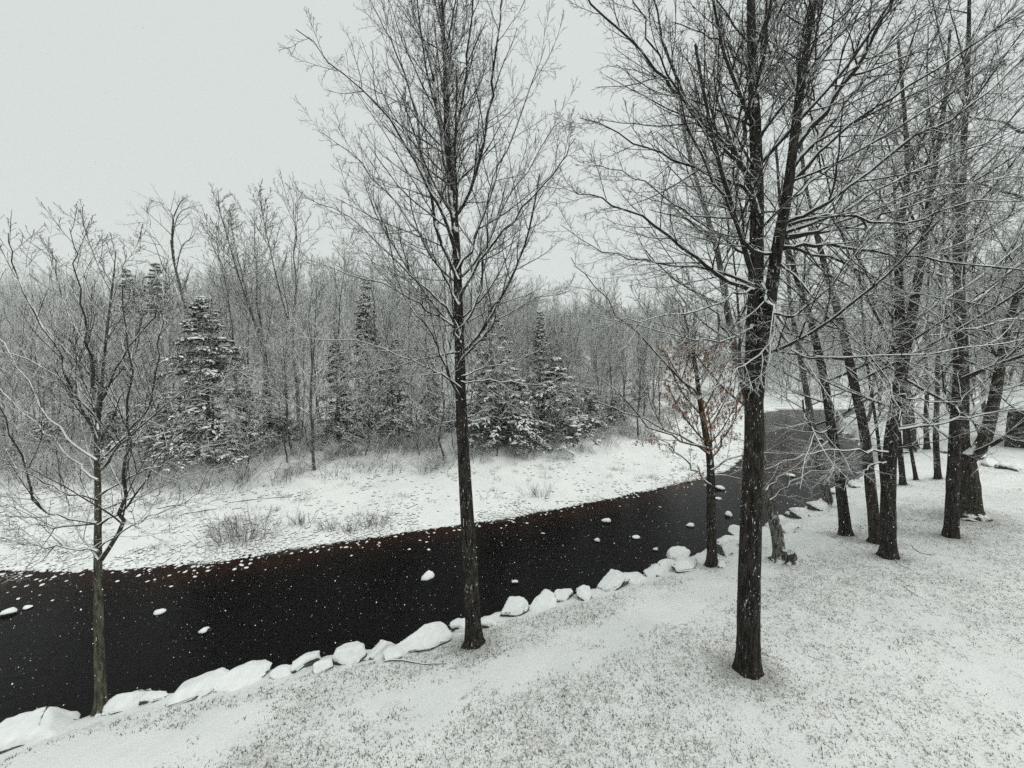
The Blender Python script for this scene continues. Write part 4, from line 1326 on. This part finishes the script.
def stick(name, px, r0, label, seed, lift=0.03, cat='log', mat='bark_brown', twigs=0):
    rng = np.random.default_rng(seed)
    pts = np.array([ground_hit(a, b) for a, b in px])
    P = spline(pts, 12)
    P[:, 2] = np.maximum(height(P[:, 0], P[:, 1]), 0.0) + lift + rng.normal(0, 0.008, 12)
    R = np.linspace(r0, r0 * 0.45, 12)
    org = P[0].copy()
    bag = Bag(); bag.add(*tubes((P - org)[None], R[None], 7))
    if twigs:
        P2, R2 = grow(rng, (P - org)[None], R[None], twigs, 0.2, 0.9, 0.6, 0.6, 0.35, 5, 0.6, 0.02, 0.1, rmin=0.004)
        P2[:, :, 2] = np.maximum(P2[:, :, 2], -0.01)
        bag.add(*tubes(P2, R2, 4))
    o = bag.build(name, [M[mat]]); o.location = org
    tag(o, label, cat)
stick('fallen_log', [(228, 503), (255, 500), (292, 497)], 0.045, 'longest fallen log on the far bank above the widest shrub', 1101, 0.02, 'log', 'twig_dark')
stick('fallen_log', [(185, 514), (200, 512), (217, 509)], 0.05, 'short fallen log left of the longest one', 1102, 0.03, 'log', 'twig_dark')
stick('fallen_log', [(158, 509), (172, 506), (184, 506)], 0.05, 'short fallen log behind the young tree twigs', 1103, 0.03, 'log', 'twig_dark')
stick('fallen_branch', [(384, 662), (405, 662), (425, 665), (446, 664)], 0.018, 'thin fallen branch on the lawn left of the maple foot', 1104, 0.02, 'branch')
stick('fallen_branch', [(911, 545), (918, 552), (928, 555), (938, 553)], 0.012, 'thin twiggy branch lying right of the V-forked tree foot', 1105, 0.015, 'branch', twigs=2)
stick('fallen_branch', [(893, 558), (900, 565), (910, 569)], 0.012, 'short stick at the very foot of the V-forked tree', 1106, 0.012, 'branch')
stick('fallen_branch', [(808, 656), (820, 660), (830, 662)], 0.008, 'short stick on the lawn right of the double-stemmed tree', 1107, 0.01, 'branch')
stick('fallen_branch', [(902, 586), (910, 592), (918, 597)], 0.008, 'thin straight stick on the snow below the V-forked tree', 1108, 0.01, 'branch')

# broken stump at the leaning tree
def stump():
    rng = np.random.default_rng(55)
    p = ground_hit(790, 563)
    K, s = 12, 16
    z = np.linspace(-0.12, 0.30, K)
    P = np.stack([-0.10 * z, 0.0 * z, z], 1)
    R = 0.12 + 0.07 * np.exp(-np.maximum(z, 0) / 0.15)
    V, Q = tubes(P[None], R[None], s)
    V = V.reshape(K, s, 3)
    a = np.arange(s)
    V *= (1 + 0.22 * rng.normal(0, 1, (1, s, 1)) + 0.06 * rng.normal(0, 1, (K, s, 1))) * np.array([1, 1, 1])
    V[:, :, 2] = z[:, None]
    V[-4:, :, 2] += (np.abs(rng.normal(0, 0.16, s)))[None] * np.linspace(0.25, 1, 4)[:, None]
    V[-1, :, :2] *= 0.45; V[-1, :, 2] -= 0.25
    o = link_mesh('stump', V.reshape(-1, 3), Q, M['bark_birch'])
    o.location = p
    tag(o, 'splintered snowy stump at the foot of the pale leaning tree', 'stump')
stump()

# dark timber shed at the right edge
def shed():
    p = ground_hit(1004, 447)
    x0, y0, z0 = p[0], p[1], p[2] - 0.1
    th = thing('shed', 'dark timber shed cut off by the right edge behind the low stone wall', 'shed', (x0, y0, z0))
    Wd, Dp, Hh = 6.0, 4.5, 2.5
    def box(b, lo, hi):
        v = np.array([[lo[0], lo[1], lo[2]], [hi[0], lo[1], lo[2]], [hi[0], hi[1], lo[2]], [lo[0], hi[1], lo[2]],
                      [lo[0], lo[1], hi[2]], [hi[0], lo[1], hi[2]], [hi[0], hi[1], hi[2]], [lo[0], hi[1], hi[2]]], float)
        q = np.array([[3, 2, 1, 0], [4, 5, 6, 7], [0, 1, 5, 4], [1, 2, 6, 5], [2, 3, 7, 6], [3, 0, 4, 7]])
        b.add(v, q)
    w = Bag()
    k = 0; z = 0.0
    while z < Hh - 0.01:
        t = 0.012 * (k % 2)
        box(w, (0 - t, 0 - t, z + 0.004), (Wd + t, Dp + t, z + 0.196)); z += 0.2; k += 1
    w.build('wall', M['timber'], th, False)
    d = Bag(); box(d, (2.6, -0.05, 0.02), (3.6, -0.014, 2.05)); dr = d.build('door', M['timber'], th, False)
    hb = Bag(); box(hb, (3.42, -0.09, 1.0), (3.5, -0.052, 1.12)); hb.build('handle', M['timber'], dr, False)
    def slope(b, off, thick, over):
        xa, xb = -over, Wd + over
        for (ya, za, yb, zb) in ((-over, Hh - over * 0.45, Dp / 2, Hh + Dp * 0.225), (Dp + over, Hh - over * 0.45, Dp / 2, Hh + Dp * 0.225)):
            v = np.array([[xa, ya, za + off], [xb, ya, za + off], [xb, yb, zb + off], [xa, yb, zb + off],
                          [xa, ya, za + off + thick], [xb, ya, za + off + thick], [xb, yb, zb + off + thick], [xa, yb, zb + off + thick]])
            q = np.array([[3, 2, 1, 0], [4, 5, 6, 7], [0, 1, 5, 4], [1, 2, 6, 5], [2, 3, 7, 6], [3, 0, 4, 7]])
            b.add(v, q)
    r = Bag(); slope(r, 0.02, 0.09, 0.45); rf = r.build('roof', M['timber'], th, False)
    s = Bag(); slope(s, 0.115, 0.05, 0.43); s.build('snow_cover', M['snow'], rf, False)
    th.rotation_euler = (0, 0, -0.95)
shed()

# ------------------------------------------------------------------ grass tips through the snow
def bare(x, y):
    b = np.zeros(x.shape)
    for bx, by, r in BASES:
        d = np.hypot(x - bx, y - by)
        b = np.maximum(b, 0.9 * np.exp(-((d / (r * 2.0 + 0.12)) ** 2)))
    return b
xs, ys = Vt[:, 0], Vt[:, 1]
dn_, df_ = polydist(xs, ys, NB), polydist(xs, ys, FB)
ins_ = inside(xs, ys, RIVER)
far_ = (df_ < dn_)
g_ = np.where(ins_, 0, grassy(xs, ys) + bare(xs, ys))
st_ = np.where(far_ & ~ins_, 0.20 + 0.40 * np.exp(-df_ / 0.6) + 0.22 * smooth(4.5, 7.5, df_) + 0.3 * (noise2(xs, ys, 0.35, 44) - 0.5), 0)
bed_ = np.where(ins_, np.where(dn_ < 0.75, 0.0, 1.0), 0)
for nm, arr in (('grassy', g_), ('stony', np.clip(st_, 0, 1)), ('bed', bed_)):
    a_ = ground.data.attributes.new(nm, 'FLOAT', 'POINT')
    a_.data.foreach_set('value', np.asarray(arr, np.float32))

def grass():
    rng = np.random.default_rng(1300)
    n = 150000
    px = rng.uniform(-60, 1084, n); py = 440 + 360 * rng.random(n) ** 0.8
    r = FWD[None] + RGT[None] * ((px - 512) / F_PX)[:, None] + UPV[None] * ((384 - py) / F_PX)[:, None]
    # spread over the lawn itself: uniform per square metre inside the view cone
    x = rng.uniform(-12, 26, int(n * 2.4)); y = rng.uniform(2.0, 22, int(n * 2.4))
    keep = rng.random(len(x)) < np.clip(1.25 - y / 18, 0.12, 1)
    x, y = x[keep], y[keep]
    dn = polydist(x, y, NB); df = polydist(x, y, FB)
    ok = (dn < df) & ~inside(x, y, RIVER) & (dn > 0.25) & (np.abs(x) < 1.6 * y + 2)
    x, y = x[ok], y[ok]
    g = grassy(x, y) + bare(x, y)
    pk = smooth(0.41, 0.79, g + 0.5 * (noise2(x, y, 3.0, 61, 3) - 0.5))
    ok = rng.random(len(x)) < pk * 0.9
    x, y = x[ok], y[ok]
    m = 4
    x = np.repeat(x, m) + rng.normal(0, 0.020, len(x) * m); y = np.repeat(y, m) + rng.normal(0, 0.020, len(y) * m)
    N = len(x)
    z = height(x, y)
    base = np.stack([x, y, z - 0.01], 1)
    az = rng.normal(2.4, 1.3, N)
    ln = 0.014 + 0.05 * rng.random(N) ** 2.0
    tip = base + np.stack([np.cos(az) * ln * 0.9, np.sin(az) * ln * 0.9, ln * rng.uniform(0.4, 1.0, N)], 1)
    wv = np.stack([-np.sin(az), np.cos(az), np.zeros(N)], 1) * rng.uniform(0.0025, 0.0085, N)[:, None]
    V = np.stack([base - wv, base + wv, tip], 1).reshape(-1, 3)
    kind(link_mesh('grass', V, np.arange(3 * N).reshape(-1, 3), M['grass'], None, None, False), 'stuff')
    print('grass blades', N)
grass()

# ------------------------------------------------------------------ falling snow and hazy air
def snowfall():
    rng = np.random.default_rng(1400)
    n = 42000
    y = 3.2 + 19 * rng.random(n) ** 0.8
    x = (rng.random(n) * 2 - 1) * (1.5 * y + 1)
    z = rng.uniform(0.3, 15, n)
    V0 = np.array([[1, 0, 0], [-1, 0, 0], [0, 1, 0], [0, -1, 0], [0, 0, 1], [0, 0, -1]], float)
    F0 = np.array([[0, 2, 4], [2, 1, 4], [1, 3, 4], [3, 0, 4], [2, 0, 5], [1, 2, 5], [3, 1, 5], [0, 3, 5]])
    s = 0.0034 + 0.0052 * rng.random(n) ** 2
    V = V0[None] * s[:, None, None] * rng.uniform(0.6, 1.3, (n, 6, 1)) + np.stack([x, y, z], 1)[:, None]
    F = (F0[None] + (np.arange(n) * 6)[:, None, None]).reshape(-1, 3)
    kind(link_mesh('falling_snow', V.reshape(-1, 3), F, M['flake'], None, None, True), 'stuff')
snowfall()

def haze():
    lo, hi = (-260, -70, -2.5), (260, 330, 52)
    v = np.array([[lo[0], lo[1], lo[2]], [hi[0], lo[1], lo[2]], [hi[0], hi[1], lo[2]], [lo[0], hi[1], lo[2]],
                  [lo[0], lo[1], hi[2]], [hi[0], lo[1], hi[2]], [hi[0], hi[1], hi[2]], [lo[0], hi[1], hi[2]]], float)
    q = np.array([[3, 2, 1, 0], [4, 5, 6, 7], [0, 1, 5, 4], [1, 2, 6, 5], [2, 3, 7, 6], [3, 0, 4, 7]])
    m = bpy.data.materials.new('snowy air'); m.use_nodes = True
    n = m.node_tree; n.nodes.clear()
    out = n.nodes.new('ShaderNodeOutputMaterial'); pv = n.nodes.new('ShaderNodeVolumePrincipled')
    pv.inputs['Color'].default_value = (0.96, 0.98, 0.97, 1); pv.inputs['Density'].default_value = HAZE
    pv.inputs['Anisotropy'].default_value = 0.0
    n.links.new(pv.outputs[0], out.inputs['Volume'])
    kind(link_mesh('haze', v, q, m, None, None, False), 'stuff')
HAZE = 0.0007
haze()
print('polys', sum(len(o.data.polygons) for o in bpy.data.objects if o.type == 'MESH'))
